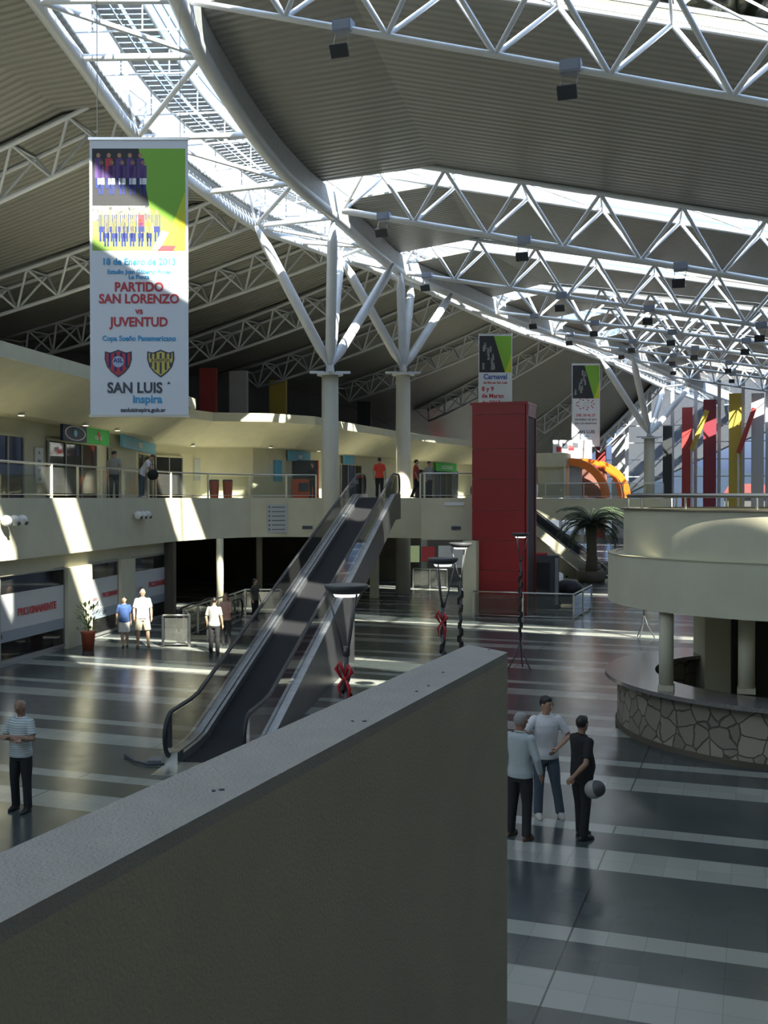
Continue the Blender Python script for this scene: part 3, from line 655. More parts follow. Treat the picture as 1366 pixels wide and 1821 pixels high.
struct(ring(3.4, .01, .004, .02), 'floor_kiosk', mat('kiosk floor', (.02,.02,.02), .7))
for (u, d, w, lab) in ((1186,20.05,.27,'round cream column standing on the stone bar counter, left one'),(1329,19.75,.30,'round cream column on the stone bar counter at the right edge')):
    pier(u, d, w, 2.63, lab=lab, z0=1.12)
pk = PD(1268, 24.6, 0); t = thing('kiosk_core', 'cream core wall with dark doorway inside the round kiosk', 'wall block', (pk.x, pk.y, 0))
MB().box((0,0,1.3), (.62,.9,2.6), YAW).build('wall', cream, t, local=True); 
pk2 = PD(1345, 24.9, 0)
MB().box(pk2+Vector((0,0,1.3)), (1.3,.3,2.6), YAW).build('dark_panel', wall_dark, t); MB().box(PD(1430, 24.4, 1.3), (1.0,1.0,2.58), YAW).build('wall', cream_soffit, t)
MB().box(PD(1300, 24.3, 1.2), (.07,.4,2.4), YAW).build('door_jamb', black_rubber, t)

# ------------------------------------------------------------ red lift tower
tw = PD(896, 43.6, 0); hx_ = 1.10
t = thing('lift_tower', 'tall glossy red panelled lift tower at the end of the footbridge', 'lift tower', (tw.x, tw.y, 0))
TZ = PX(896, 722, 43.6).z; rows = [v for v in (740, 800, 853, 907, 960, 1012, 1062)]
zs = [0] + sorted(PX(896, v, 43.6).z for v in rows if PX(896, v, 43.6).z > .2) + [TZ]
for i in range(len(zs)-1):
    MB().box((0, -.9, (zs[i]+zs[i+1])/2), (2*hx_, .06, zs[i+1]-zs[i]-.025)).build('front_panel', lift_red, t, local=True)
MB().box((0, .0, TZ/2), (2*hx_-.04, 1.74, TZ-.02)).build('core', mat('joint line pink', (.55,.30,.28), .5), t, local=True)
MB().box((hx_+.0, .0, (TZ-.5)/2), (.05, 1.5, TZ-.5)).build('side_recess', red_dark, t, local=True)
MB().box((hx_+.02, -.86, TZ/2), (.10, .14, TZ)).box((hx_+.02, .86, TZ/2), (.10, .14, TZ)).box((hx_+.02, 0, TZ-.25), (.10, 1.8, .5)).build('side_frame', lift_red, t, local=True)
MB().box((0, 0, TZ+.03), (2*hx_+.16, 1.9, .10)).build('roof_cap', lift_red, t, local=True)

# ------------------------------------------------------------ travelator / escalator builder
def travelator(a, b, width, label, cat, name, plinth=0.0, glassm=glass_smoke, fb=1.1, ft=1.6, rail_h=.92, clad=.85):
    a = Vector(a); b = Vector(b); f = Vector((b.x-a.x, b.y-a.y, 0)); L = f.length; f.normalize(); r = Vector((f.y, -f.x, 0))
    t = thing(name, label, cat, tuple(a)); h = b.z-a.z
    prof = [(0,0),(fb,0),(fb+.5,.04)] + [(fb+.5+(L-fb-ft-1.0)*k/8, .04+(h-.08)*k/8) for k in range(1,9)] + [(L-ft,h),(L,h)]
    W = lambda s, y, z: a + f*s + r*y + Vector((0,0,z))
    hw = width/2
    m = MB(); m.strip([W(s,-hw,z+.02) for s,z in prof], [W(s,hw,z+.02) for s,z in prof]); m.build('belt', dark_belt, t)
    ph = prof
    for sd in (-1, 1):
        x0, x1 = sd*hw, sd*(hw+.26)
        m = MB(); A = [W(s,x0,z+.16) for s,z in ph]; B = [W(s,x1,z+.16) for s,z in ph]; m.strip(A, B); m.strip([W(s,x0,z) for s,z in ph], A); m.build('deck_band', deck_steel, t)
        m = MB(); m.strip([W(s,x0+sd*.07,z+.165) for s,z in ph], [W(s,x0+sd*.10,z+.165) for s,z in ph]); m.build('deck_joint', black_rubber, t)
        gx = sd*(hw+.17)
        m = MB(); lo = [W(s,gx,z+.16) for s,z in ph[0:]]; hi = [W(s,gx,z+rail_h-.04) for s,z in ph]; m.strip(lo, hi)
        for side, (s0, z0) in ((-1, ph[0]), (1, ph[-1])):
            c = W(s0, gx, z0+.16+(rail_h-.2)/2); R_ = (rail_h-.2)/2; fan = [c+f*(side*R_*math.cos(k*math.pi/8-math.pi/2))+Vector((0,0,R_*math.sin(k*math.pi/8-math.pi/2))) for k in range(9)]
            m.poly(fan)
        m.build('balustrade_glass', glassm, t)
        R_ = (rail_h-.10)/2
        c0 = W(ph[0][0], gx, ph[0][1]+.12+R_); c1 = W(ph[-1][0], gx, ph[-1][1]+.12+R_)
        loop = [c0 - f*(R_*math.cos(k*math.pi/10-math.pi/2)) + Vector((0,0,R_*math.sin(k*math.pi/10-math.pi/2))) for k in range(11)]
        loop += [W(s,gx,z+.12+2*R_) for s,z in ph[1:-1]] + [c1 + f*(R_*math.cos(math.pi/2-k*math.pi/10)) + Vector((0,0,R_*math.sin(math.pi/2-k*math.pi/10))) for k in range(11)]
        MB().path(loop, .042, 8).build('handrail', black_rubber, t, True)
        m = MB(); xo = sd*(hw+.262)
        bot = []
        for s, z in ph:
            zb = z-clad if z-clad > -a.z+.0 else -a.z
            if s < plinth: zb = -a.z
            bot.append(W(s, xo, max(zb, -a.z)))
        m.strip([W(s,xo,z+.16) for s,z in ph], bot); m.build('side_cladding', clad_dark, t)
    m = MB(); bl = []; br = []
    for s, z in ph:
        zb = max(z-clad, -a.z+.01); bl.append(W(s,-hw-.26,zb)); br.append(W(s,hw+.26,zb))
    m.strip(bl, br); m.build('underside', clad_dark, t)
    if plinth:
        zt_ = h*(plinth-fb)/(L-fb-ft)-clad*.5
        m = MB(); m.box(W(plinth-.1,0,0)+Vector((0,0,max(.2,zt_/2))), (width+.52,.2,max(.4,zt_)), math.atan2(r.y, r.x)); m.build('end_panel', clad_dark, t)
    m = MB(); m.box(W(-.45,0,.012), (width+.5, .9, .02), math.atan2(r.y, r.x)); m.build('landing_plate', steel, t)
    for sd in (-1, 1): MB().box(W(-.05, sd*(hw+.15), .12), (.30,.34,.24), math.atan2(r.y, r.x)).build('newel_base', steel, t)
    return t
tb = PD(374, 18.9, 0); tt = PD(678, 43.4, EYE); 
travelator(tb, tt, 1.08, 'long dark inclined travelator with steel deck bands climbing from the floor to the footbridge', 'travelator', 'inclined_travelator', plinth=12.0)
ea = PD(1082, 62, 0); eb = PD(858, 72, 4.72)
travelator(ea, eb, 1.0, 'far dark escalator rising leftwards behind the red lift tower', 'escalator', 'escalator', plinth=3.0, fb=.8, ft=.8)
ec = PD(350, 36.6, 0.0); ed = PD(400, 40.2, 0.0)
travelator(ec, ed, .8, 'low dark escalator landing whose handrail loop shows inside the steel railing pen', 'escalator', 'escalator', plinth=0.0, fb=.8, ft=.8, clad=.1)
# ------------------------------------------------------------ floodlights hung on the trusses
def on_truss(k, u, A=None):
    pts = RT[k-1][0]; best = None
    for i in range(len(pts)-1):
        for j in range(13):
            q = lerp(pts[i], pts[i+1], j/12); e = abs(uof(q)-u)
            if best is None or e < best[0]: best = (e, q)
    return best[1]
fproto = None
flist = [(1,605),(1,1008),(2,679),(2,937),(2,1208),(3,762),(3,998),(3,1155),(3,1352),(4,948),(4,1057),(4,1193),(4,1326),(5,1013),(5,1126),(5,1240),(6,1110),(6,1200),(6,1300),(7,1199),(7,1302)]
cnt = {}
for k, u in flist: cnt[k] = cnt.get(k, 0)+1
seen = {}
POS = {2:['left one of its two','right one of its two'], 3:['left of its three','middle of its three','right of its three'], 4:['leftmost of its four','second of its four','third of its four','rightmost of its four']}
for k, u in flist:
    p = on_truss(k, u); seen[k] = seen.get(k, 0)+1
    lab = 'blue-grey floodlight box on the %s right-hand roof truss, %s' % (ORD[k-1], POS[cnt[k]][seen[k]-1])
    if fproto is None:
        t = thing('floodlight', lab, 'floodlight', p, group='floodlights on the right-hand trusses')
        MB().box((0,0,.02), (.50,.34,.30)).box((0,-.18,.02), (.42,.03,.22)).build('housing', flood_grey, t, local=True)
        MB().box((-.07,-.12,-.60), (.46,.10,.32), M=Matrix.Rotation(math.radians(35), 3, 'X')).build('reflector_panel', flood_lens, t, local=True)
        MB().tube((-.2,0,-.1), (-.26,-.1,-.5), .012, n=5).tube((.2,0,-.1), (.12,-.1,-.5), .012, n=5).build('hanger', steel, t, local=True)
        fproto = t
    else:
        t = copy_tree(fproto); t['label'] = lab; t.location = p
# ------------------------------------------------------------ banners
def banner(u0, u1, v0, v1, w, kind, label, name='hanging_banner'):
    uc = (u0+u1)/2; d = w*FPX/(u1-u0); c = PX(uc, (v0+v1)/2, d); h = (v1-v0)*d/FPX
    t = thing(name, label, 'banner', tuple(c)); right = Vector((math.cos(YAW), math.sin(YAW), 0)); M = frame(c, right); nrm = M.to_3x3() @ Vector((0,0,1))
    rz = YAW
    R3 = M.to_3x3()
    P = lambda x, y, z=0.0: c + R3 @ Vector((x, y, z))
    def Q(mb, pts, k, z): mb.poly([P(a, b, z) for a, b in pts], k); return mb
    m = MB().box(c, (w, .016, h), rz); m.build('cloth', white_print, t)
    for s, nm in ((1, 'top_batten'), (-1, 'bottom_batten')): MB().box(P(0, s*h/2), (w+.04, .05, .05), rz).build(nm, steel, t)
    for s in (-1, 1): MB().tube(P(s*w*.42, h/2), P(s*w*.42, h/2)+Vector((0,0,max(.6, 16.0-(P(0,h/2).z) if kind == 0 else 14.5-P(0,h/2).z))), .008, n=5).build('wire', steel, t)
    z0 = .011
    mats = [photo_dark, ink_green, ink_lime, ink_yellow, ink_cyan, ink_red, photo_crowd, photo_grass]
    if kind == 0:
        g_ = w/2.2; h = h/g_; w = 2.2; P = lambda x, y, z=0.0: c + R3 @ Vector((x*g_, y*g_, z))
        W_ = w/2-.06; top = h/2-.22; ph = 2.27; bot = top-ph; mid = top-ph*.56
        xt = -W_+.50*2*W_; xb = -W_+.70*2*W_
        xm = lerp((xt,0,0),(xb,0,0),.56).x
        m = MB(); Q(m, [(-W_,top),(-W_,mid),(xm,mid),(xt,top)], 0, z0); 
        Q(m, [(-W_,mid),(-W_,mid-.25*ph*.6),(xm+.05,mid-.25*ph*.6),(xm,mid)], 6, z0); Q(m, [(-W_,mid-.15*ph),(-W_,bot),(xb,bot),(xm+.05,mid-.15*ph)], 7, z0)
        Q(m, [(xt,top),(xb,bot),(W_,bot),(W_,top)], 1, z0)
        Q(m, [(W_,top-ph*.42),(xb+.10,bot),(W_,bot)], 2, z0+.002); Q(m, [(W_,top-ph*.60),(xb+.30,bot),(W_,bot)], 3, z0+.004)
        Q(m, [(xb-.12,bot+.02),(xb+.10,bot+.45),(xb+.25,bot+.40),(xb+.05,bot+.02)], 4, z0+.006); Q(m, [(xb+.0,bot),(xb+.10,bot+.11),(xb+.42,bot+.11),(xb+.36,bot)], 5, z0+.008)
        m.build('picture', mats, t)
        # two posed teams, small coloured figures
        pm = [ink_purple, ink_white, skin_print, ink_navy, ink_yellow, ink_red, photo_dark]
        m = MB(); rr = random.Random(5)
        def fig(x, y, s, shirt, shorts, crouch=False, stripe=None):
            e = z0+.004
            for a, b, c_, d_, k in ((-.055,.055,.0,.20,shirt), (-.055,.055,-.10,.0,shorts), (-.045,-.010,-.26,-.10,3 if shirt else 3), (.010,.045,-.26,-.10,3)):
                Q(m, [(x+a*s,y+c_*s),(x+b*s,y+c_*s),(x+b*s,y+d_*s),(x+a*s,y+d_*s)], k, e)
            if stripe is not None:
                for q in (-.035, .0, .03): Q(m, [(x+(q-.006)*s,y),(x+(q+.008)*s,y),(x+(q+.008)*s,y+.20*s),(x+(q-.006)*s,y+.20*s)], stripe, e+.002)
            Q(m, [(x+.034*s*math.cos(i*1.047), y+.245*s+.04*s*math.sin(i*1.047)) for i in range(6)], 2, e)
        for i in range(5): fig(-W_+.14+i*.235, h/2-.73, 1.45, 0 if i != 1 else 5, 0)
        for i in range(5): fig(-W_+.20+i*.235, h/2-.88, 1.4, 0, 1)
        m.build('team_picture', pm, t); m = MB()
        for i in range(8): fig(-W_+.22+i*.175, h/2-1.95, 1.30, 3 if i not in (5,) else 5, 3, stripe=4 if i != 5 else None)
        for i in range(6): fig(-W_+.32+i*.19, h/2-2.10, 1.15, 4, 3, stripe=3)
        m.build('team_picture', pm, t)
        sc = h/5.62
        yy = lambda v: P(0, h/2-(v-v0)/(v1-v0)*h)
        def line(s, v, size, m_, x=0.0, xs=1.0, al='CENTER'):
            pos = P(x, h/2-(v-v0)/(v1-v0)*h, z0+.004); text(s, 'lettering', m_, t, Matrix.Translation(pos) @ R3.to_4x4(), size*g_, al, .002, xs)
        line('18 de Enero de 2013', 471, .205, ink_blue, xs=.95); line('Estadio Juan Gilberto Funes', 487, .135, ink_blue, xs=.94); line('La Punta', 496, .135, ink_blue)
        line('PARTIDO', 518, .285, ink_red, xs=.92); line('SAN LORENZO', 539, .285, ink_red, xs=.92); line('vs', 558, .20, ink_red); line('JUVENTUD', 580, .285, ink_red, xs=.92)
        line('Copa Sueño Panamericano', 606, .165, ink_blue, xs=.92)
        line('SAN LUIS', 698, .325, ink_dark, x=-.10, xs=.93); line('inspira', 716, .25, ink_blue, x=.18); line('sanluisinspira.gob.ar', 732, .125, ink_dark, x=.08)
        Q(m := MB(), [(.62,h/2-(683-v0)/(v1-v0)*h),(.70,h/2-(683-v0)/(v1-v0)*h),(.66,h/2-(678-v0)/(v1-v0)*h)], 0, z0+.006); m.build('accent_mark', ink_dark, t)
        for (ux, cols, nm) in ((-.47, 0, 'left'), (.48, 1, 'right')):
            cy = h/2-(646-v0)/(v1-v0)*h; s = .30; e = z0+.005
            out = [(-1,.90),(-.6,.80),(-.25,.92),(0,1.02),(.25,.92),(.6,.80),(1,.90),(1.02,.3),(.85,-.25),(.5,-.68),(0,-1.05),(-.5,-.68),(-.85,-.25),(-1.02,.3)]
            q = [(ux+a*s, cy+b*s) for a, b in out]; q2 = [(ux+a*s*.88, cy+b*s*.88) for a, b in out]
            m = MB(); Q(m, q, 0, e)
            if cols == 0:
                Q(m, q2, 1, e+.002)
                for a in (-.62, -.2, .22, .62):
                    yb = -.95+abs(a)*.9; Q(m, [(ux+(a-.09)*s,cy+yb*s*.8),(ux+(a+.09)*s,cy+yb*s*.8),(ux+(a+.09)*s,cy+.78*s),(ux+(a-.09)*s,cy+.78*s)], 2, e+.003)
                Q(m, [(ux+.42*s*math.cos(i*math.pi/9), cy+.12*s+.42*s*math.sin(i*math.pi/9)) for i in range(18)], 3, e+.004)
                m.build('crest', [ink_dark, ink_red, ink_navy, mat('ink pale blue', (.40,.50,.68), .6)], t)
                text('ASL', 'crest_letters', ink_navy, t, Matrix.Translation(P(ux, cy+.02, e+.006)) @ R3.to_4x4(), .13*g_, 'CENTER', .001)
            else:
                Q(m, q2, 1, e+.002)
                for a in (-.72, -.38, 0, .38, .72):
                    yb = -.95+abs(a)*.9; Q(m, [(ux+(a-.08)*s,cy+yb*s*.82),(ux+(a+.08)*s,cy+yb*s*.82),(ux+(a+.08)*s,cy+.76*s),(ux+(a-.08)*s,cy+.76*s)], 0, e+.003)
                Q(m, [(ux-.86*s,cy+.08*s),(ux+.86*s,cy+.08*s),(ux+.84*s,cy+.34*s),(ux-.84*s,cy+.34*s)], 1, e+.005)
                m.build('crest', [ink_dark, mat('ink gold', (.62,.50,.10), .6)], t); text('JUVENTUD', 'crest_letters', ink_dark, t, Matrix.Translation(P(ux, cy+.12*s, e+.007)) @ R3.to_4x4(), .085*g_, 'CENTER', .001)
    else:
        W_ = w/2-.05; ph = h*(.43 if kind == 1 else .40); top = h/2-.12; bot = top-ph
        xt = -W_+.45*2*W_; xb = -W_+.80*2*W_
        m = MB(); Q(m, [(-W_,top),(-W_,bot),(xb,bot),(xt,top)], 0, z0); Q(m, [(xt,top),(xb,bot),(W_,bot),(W_,top)], 1, z0); Q(m, [(W_,top-ph*.5),(xb,bot),(W_,bot)], 2, z0+.002)
        rr = random.Random(kind)
        for i in range(10): x = -W_+.1+rr.random()*.8; y = bot+.15+rr.random()*(ph-.9); Q(m, [(x,y),(x+.16,y),(x+.13,y+.4),(x+.03,y+.4)], 6, z0+.002)
        m.build('picture', mats, t)
        def line(s, f_, size, m_, x=0.0, xs=1.0, al='CENTER'):
            text(s, 'lettering', m_, t, Matrix.Translation(P(x, h/2-f_*h, z0+.004)) @ R3.to_4x4(), size, al, .002, xs)
        if kind == 1:
            line('Carnaval', .53, .44, mat('ink royal', (.05,.13,.45), .6), xs=.95); line('de Río en San Luis', .585, .20, ink_red); line('8 y 9', .67, .38, ink_red, x=-.85, al='LEFT'); line('de Marzo', .75, .36, ink_red, x=-.85, al='LEFT'); line('de 2013', .83, .36, ink_red, x=-.85, al='LEFT')
        else:
            m = MB(); cx, cy = 0, h/2-.49*h
            for i in range(26):
                a = i*2*math.pi/26; r_ = .55+.12*math.sin(i*2.3); x, y = cx+r_*math.cos(a)*1.1, cy+r_*.62*math.sin(a); Q(m, [(x-.06,y-.03),(x+.07,y-.01),(x+.05,y+.06),(x-.05,y+.05)], i % 3, z0+.003)
            for i in range(8): a = i*math.pi/4; Q(m, [(cx+.13*math.cos(a),cy+.13*math.sin(a)),(cx+.19*math.cos(a+.3),cy+.19*math.sin(a+.3)),(cx+.13*math.cos(a+.5),cy+.13*math.sin(a+.5))], 2, z0+.003)
            m.build('emblem', [ink_red, ink_white, mat('ink brown', (.22,.12,.10), .6)], t)
            line('DEL 20 AL 27', .635, .25, ink_red); line('DE ENERO DE 2013', .685, .19, ink_dark); line('SAN LUIS ARGENTINA', .730, .165, ink_dark); line('SAN LUIS', .84, .33, ink_dark); line('inspira', .885, .2, ink_blue); line('sanluisinspira.gob.ar', .93, .13, ink_dark)
    return t
banner(160, 335, 248, 739, 1.92, 0, 'large hanging white banner announcing PARTIDO SAN LORENZO vs JUVENTUD at the left')
banner(851, 911, 594, 745, 2.1, 1, 'hanging banner reading Carnaval, above the red lift tower')
banner(1017, 1067, 647, 794, 2.1, 2, 'hanging banner reading DEL 20 AL 27, above the orange arched kiosk')
# small sponsor board behind
t = thing('sign_board', 'small pale board with red pictures under the farthest hanging banner', 'sign', tuple(PX(1018, 799, 79))); c = PX(1018, 799, 79)
MB().box(c, (2.9, .06, 1.35), YAW).build('board', white_print, t)
R3 = frame(c, Vector((math.cos(YAW), math.sin(YAW), 0))).to_3x3(); m = MB()
for i, (a, b, k) in enumerate(((-1.2,-.2,0),(-.75,.05,1),(-.3,-.1,0),(.0,.1,1))): m.poly([c+R3 @ Vector((a, b, .04)), c+R3 @ Vector((a+.42, b, .04)), c+R3 @ Vector((a+.42, b+.35, .04)), c+R3 @ Vector((a, b+.42, .04))], k)
m.build('picture', [ink_red, ink_dark], t)
MB().tube(c+Vector((0,.0,.68)), c+Vector((0,0,4.2)), .02).build('hanger', steel, t)

# ------------------------------------------------------------ upper-floor railing with glass
def railing(pts, label, z=SL1, hgt=1.02, step=2.2, gm=glass_rail, post_m=None, name='glass_railing', group=None):
    t = thing(name, label, 'railing', (pts[0][0], pts[0][1], z), group=group); post_m = post_m or steel
    L = 0; out = [Vector((pts[0][0], pts[0][1], z))]; 
    for i in range(len(pts)-1):
        a, b = Vector((*pts[i][:2], z)), Vector((*pts[i+1][:2], z)); n = max(1, round((b-a).length/step))
        for k in range(1, n+1): out.append(lerp(a, b, k/n))
    U = Vector((0,0,1))
    MB().path([p+U*hgt for p in out], .032, 8).build('top_rail', steel, t, True)
    MB().path([p+U*.10 for p in out], .018, 6).build('bottom_rail', steel, t, True)
    for p in out: MB().box(p+U*(hgt/2-.01), (.07,.05,hgt), YAW*.5).build('post', post_m, t)
    for a, b in zip(out[:-1], out[1:]):
        d = (b-a).normalized()*.06; MB().poly([a+d+U*.14, b-d+U*.14, b-d+U*(hgt-.09), a+d+U*(hgt-.09)]).build('glass_pane', gm, t)
    return t
In = offs(E, .12)
cream_post = mat('pale post', (.70,.66,.50), .5)
railing(In[1:11], 'long glass railing with steel rail along the curved upper floor at the left', post_m=cream_post)
rx = PD(716, 43.0, 0)
railing([(-13.1,42.2),(-12.9,42.15),(-11.0,42.72),(-10.85,43.1)], 'short glass railing between the travelator top and the red lift tower', post_m=cream_post)
railing([(-16.5,74.15),(-5.8,74.15)], 'distant glass railing on the far footbridge', post_m=steel, step=2.6)
# railing pens on the ground floor
gp = lambda u, v: G(u, v)
railing([gp(290,1151), gp(337,1151), gp(327,1138), PD(436,43.2,0), PD(500,43.2,0)], 'steel railing pen around the escalator well behind the walking men', z=0, step=1.6, gm=glass_rail)
railing([gp(842,1097), gp(1020,1104), gp(1052,1083)], 'glass railing in front of the red lift tower on the ground floor', z=0, step=2.3)
railing([gp(735,1045), gp(795,1048)], 'distant railing in the bright passage under the footbridge', z=0, step=1.2)

# ------------------------------------------------------------ lower shop windows with vinyl
def shopwin(u0, u1, label, logo=True, txt=True):
    a, b = lowpt(u0), lowpt(u1); d = (b-a).normalized(); n = Vector((d.y, -d.x, 0)); a.z = b.z = 0
    t = thing('shop_window', label, 'shop window', tuple((a+b)/2)); U = Vector((0,0,1))
    zb, zt_ = .12, 2.55
    MB().poly([a+U*zb, b+U*zb, b+U*zt_, a+U*zt_]).build('glass_pane', glass_smoke, t)
    m = MB().poly([a+U*.66+n*.012, b+U*.66+n*.012, b+U*2.02+n*.012, a+U*2.02+n*.012]); m.build('vinyl_band', frost, t)
    m = MB().poly([a+U*.66+n*.016, b+U*.66+n*.016, b+U*.98+n*.016, a+U*.98+n*.016]); m.build('vinyl_stripe', mat('vinyl blue grey', (.27,.31,.36), .5), t)
    fr_ = MB(); fr_.box((a+b)/2+U*zb, ((b-a).length, .08, .08), math.atan2(d.y, d.x)).box((a+b)/2+U*zt_, ((b-a).length, .08, .08), math.atan2(d.y, d.x)); fr_.build('frame', mat('grey frame', (.35,.36,.35), .4, .5), t)
    L = (b-a).length; k = max(1, round(L/3.4))
    for i in range(0, k+1): MB().box(lerp(a, b, i/k)+U*1.3, (.06,.09,2.4), math.atan2(d.y, d.x)).build('mullion', mat('grey frame', (.35,.36,.35), .4, .5), t)
    M0 = frame((0,0,0), d); R_ = M0.to_3x3()
    if txt:
        for f_ in ((.78,) if L < 8 else (.88,)):
            p = lerp(a, b, f_)+U*1.34+n*.03; text('PROXIMAMENTE', 'lettering', ink_red, t, Matrix.Translation(p) @ R_.to_4x4(), min(.30, L*.09), 'CENTER', .002)
        p = lerp(a, b, .44 if L > 8 else .2)+U*1.30+n*.03; m = MB()
        for q in range(3):
            s = .75*min(1, L/6); m.poly([p+d*(x*s)+U*((.34*math.sin((x+1)*1.57)-.12*q)*s) for x in (-1,-.5,0,.5,1)] + [p+d*(x*s)+U*((.27*math.sin((x+1)*1.57)-.12*q)*s) for x in (1,.5,0,-.5,-1)])
        m.build('emblem', mat('ink grey red', (.42,.25,.25), .6), t)
    MB().box(lerp(a,b,.5)+U*.84+n*.03, (.22,.02,.12), math.atan2(d.y, d.x)).build('sticker', ink_dark, t)
    return t
shopwin(-150, 113, 'wide dark shop window with white vinyl reading PROXIMAMENTE at the left edge')
shopwin(157, 208, 'narrower shop window with PROXIMAMENTE vinyl behind the potted plant')
shopwin(235, 297, 'shop window with sunlit white vinyl right of the walking men')

# ------------------------------------------------------------ upper storey shops and signs
def wallpt(u, off=.0, A=WL):
    best = None
    for i in range(len(A)-1):
        for k in range(81):
            q = lerp((*A[i],0), (*A[i+1],0), k/80); e = abs(uof(Vector((q.x,q.y,EYE)))-u)
            if best is None or e < best[0]: best = (e, q, (Vector((*A[i+1],0))-Vector((*A[i],0))).normalized())
    q, d = best[1], best[2]; n = Vector((d.y, -d.x, 0)); return q+n*off, d, n
def wbox(u0, u1, z0, z1, th, m, name, parent=None, off=.02):
    a, d, n = wallpt(u0, off); b, d2, n2 = wallpt(u1, off); dd_ = (b-a); L = dd_.length; dd_.normalize(); nn = Vector((dd_.y, -dd_.x, 0)); c = (a+b)/2+nn*(th/2)+Vector((0,0,(z0+z1)/2))
    return MB().box(c, (L, th, z1-z0), math.atan2(dd_.y, dd_.x)).build(name, m, parent), a+Vector((0,0,z0)), b+Vector((0,0,z0)), dd_, nn
def shopfront(u0, u1, label, doorm=shop_dark, sign=None):
    c, d, n = wallpt((u0+u1)/2); t = thing('storefront', label, 'shop front', (c.x, c.y, SL1))
    o, a, b, dd_, nn = wbox(u0, u1, SL1, SL1+2.15, .06, glass_smoke, 'glass_pane', t); o2 = wbox(u0, u1, SL1+2.15, SL1+2.25, .10, cream_soffit, 'lintel', t)
    wbox(u0, u1, SL1+.0, SL1+2.15, .02, doorm, 'interior', t, off=.005)
    L = (b-a).length; k = max(2, round(L/1.3))
    for i in range(k+1): MB().box(lerp(a, b, i/k)+nn*.08+Vector((0,0,1.08)), (.06,.06,2.16), math.atan2(dd_.y, dd_.x)).build('mullion', mat('grey frame', (.35,.36,.35), .4, .5), t)
    return t
shopfront(-20, 38, 'pale shop front with bluish glass at the far left of the upper floor', mat('dim blue', (.22,.25,.30), .6))
shopfront(82, 168, 'shop front under the oval and green signs on the upper floor', mat('dim grey shop', (.30,.31,.30), .6))
shopfront(190, 268, 'dark shop front under the blue sign behind the two leaning men', mat('dim dark shop', (.10,.11,.12), .6))
shopfront(274, 322, 'dark glazed passage right of the blue sign on the upper floor', shop_dark)
def sign(u0, u1, z0, z1, m, label, letters=None, lm=ink_white, size=.3, th=.12, cat='sign', name='shop_sign', off=.03, deco=None):
    c, d, n = wallpt((u0+u1)/2, off); t = thing(name, label, cat, (c.x, c.y, (z0+z1)/2)); o, a, b, dd_, nn = wbox(u0, u1, z0, z1, th, m, 'panel', t, off)
    R_ = frame((0,0,0), dd_).to_3x3(); cc = (a+b)/2+nn*(th+.012)
    if letters:
        for i, s in enumerate(letters):
            p = cc+Vector((0,0,(z1-z0)*(1-(i+.72)/len(letters)))); text(s, 'lettering', lm, t, Matrix.Translation(p) @ R_.to_4x4(), size, 'CENTER', .002)
    if deco == 'oval':
        m2 = MB(); cz = cc+Vector((0,0,(z1-z0)*.42)); w_ = (b-a).length*.44
        ring_ = lambda r: [cz+dd_*(w_*r*math.cos(i*math.pi/12))+Vector((0,0,.28*r*math.sin(i*math.pi/12))) for i in range(24)]
        A, B = ring_(1), ring_(.90)
        for i in range(24): m2.poly([A[i], A[(i+1) % 24], B[(i+1) % 24], B[i]])
        m2.build('oval_ring', ink_white, t); q = [cz+dd_*(.16*math.cos(i*math.pi/6))+Vector((0,0,.13*math.sin(i*math.pi/6)))+nn*.004 for i in range(12)]; MB().poly(q).build('oval_emblem', ink_cyan, t)
    if deco == 'leaf':
        cz = cc+Vector((0,0,(z1-z0)*.45))+dd_*.05+nn*.008; MB().poly([cz+dd_*x+Vector((0,0,y)) for x, y in ((-.18,.10),(-.02,.26),(.04,.12),(.16,.04),(.06,-.05),(.10,-.20),(-.04,-.16),(-.06,.02))]).build('emblem', ink_red, t)
    return t
SG = SL1
sign(85, 129, SG+2.16, SG+2.92, sign_navy, 'navy sign with a white oval ring over the upper left shop', deco='oval', off=.5)
sign(129, 169, SG+2.16, SG+2.84, sign_green, 'bright green sign beside the navy oval sign', ['CLASSIC'], size=.20, deco='leaf', off=.5)
sign(198, 262, SG+2.22, SG+2.80, sign_blue, 'pale blue shop sign above the two leaning men', ['MAJAT'], size=.34, off=.4)
sign(345, 484, SG+.95, SG+2.15, mat('pale info board', (.42,.45,.46), .5), 'long pale information board on the cream upper wall', ['RENDICION DE CUENTAS', 'SECRETARIA DE INFORMES', 'SAN LUIS'], ink_dark, .24, .04, name='information_board')
sign(487, 500, SG+.95, SG+2.15, sign_blue, 'blue end panel of the long information board', th=.06, name='blue_panel')
sign(508, 545, SG+2.15, SG+2.75, sign_blue, 'sunlit blue and white sign above the red cash machine', ['LINK'], size=.3, off=.15)
sign(604, 622, SG+2.2, SG+2.8, sign_blue, 'blue sign between the two nearest tree columns', None, off=.22)
sign(768, 804, SG+2.1, SG+2.75, sign_green, 'green lettered sign at the right end of the upper shops', ['LOCUTORIO'], size=.38, off=.3)
sign(60, 76, SG+.55, SG+1.85, white_print, 'white poster with small dark print left of the upper shop door', ['A', 'B12', 'C7', 'C4'], ink_dark, .15, .02, name='poster')
shopfront(604, 640, 'grey glazed shop front between the two nearest tree columns', mat('dim grey shop', (.30,.31,.30), .6))
shopfront(735, 765, 'shop front with red displays right of the second tree column', mat('dim red shop', (.22,.10,.08), .6))
shopfront(770, 812, 'lit shop front below the green lettered sign', mat('lit pale shop', (.55,.58,.42), .6))
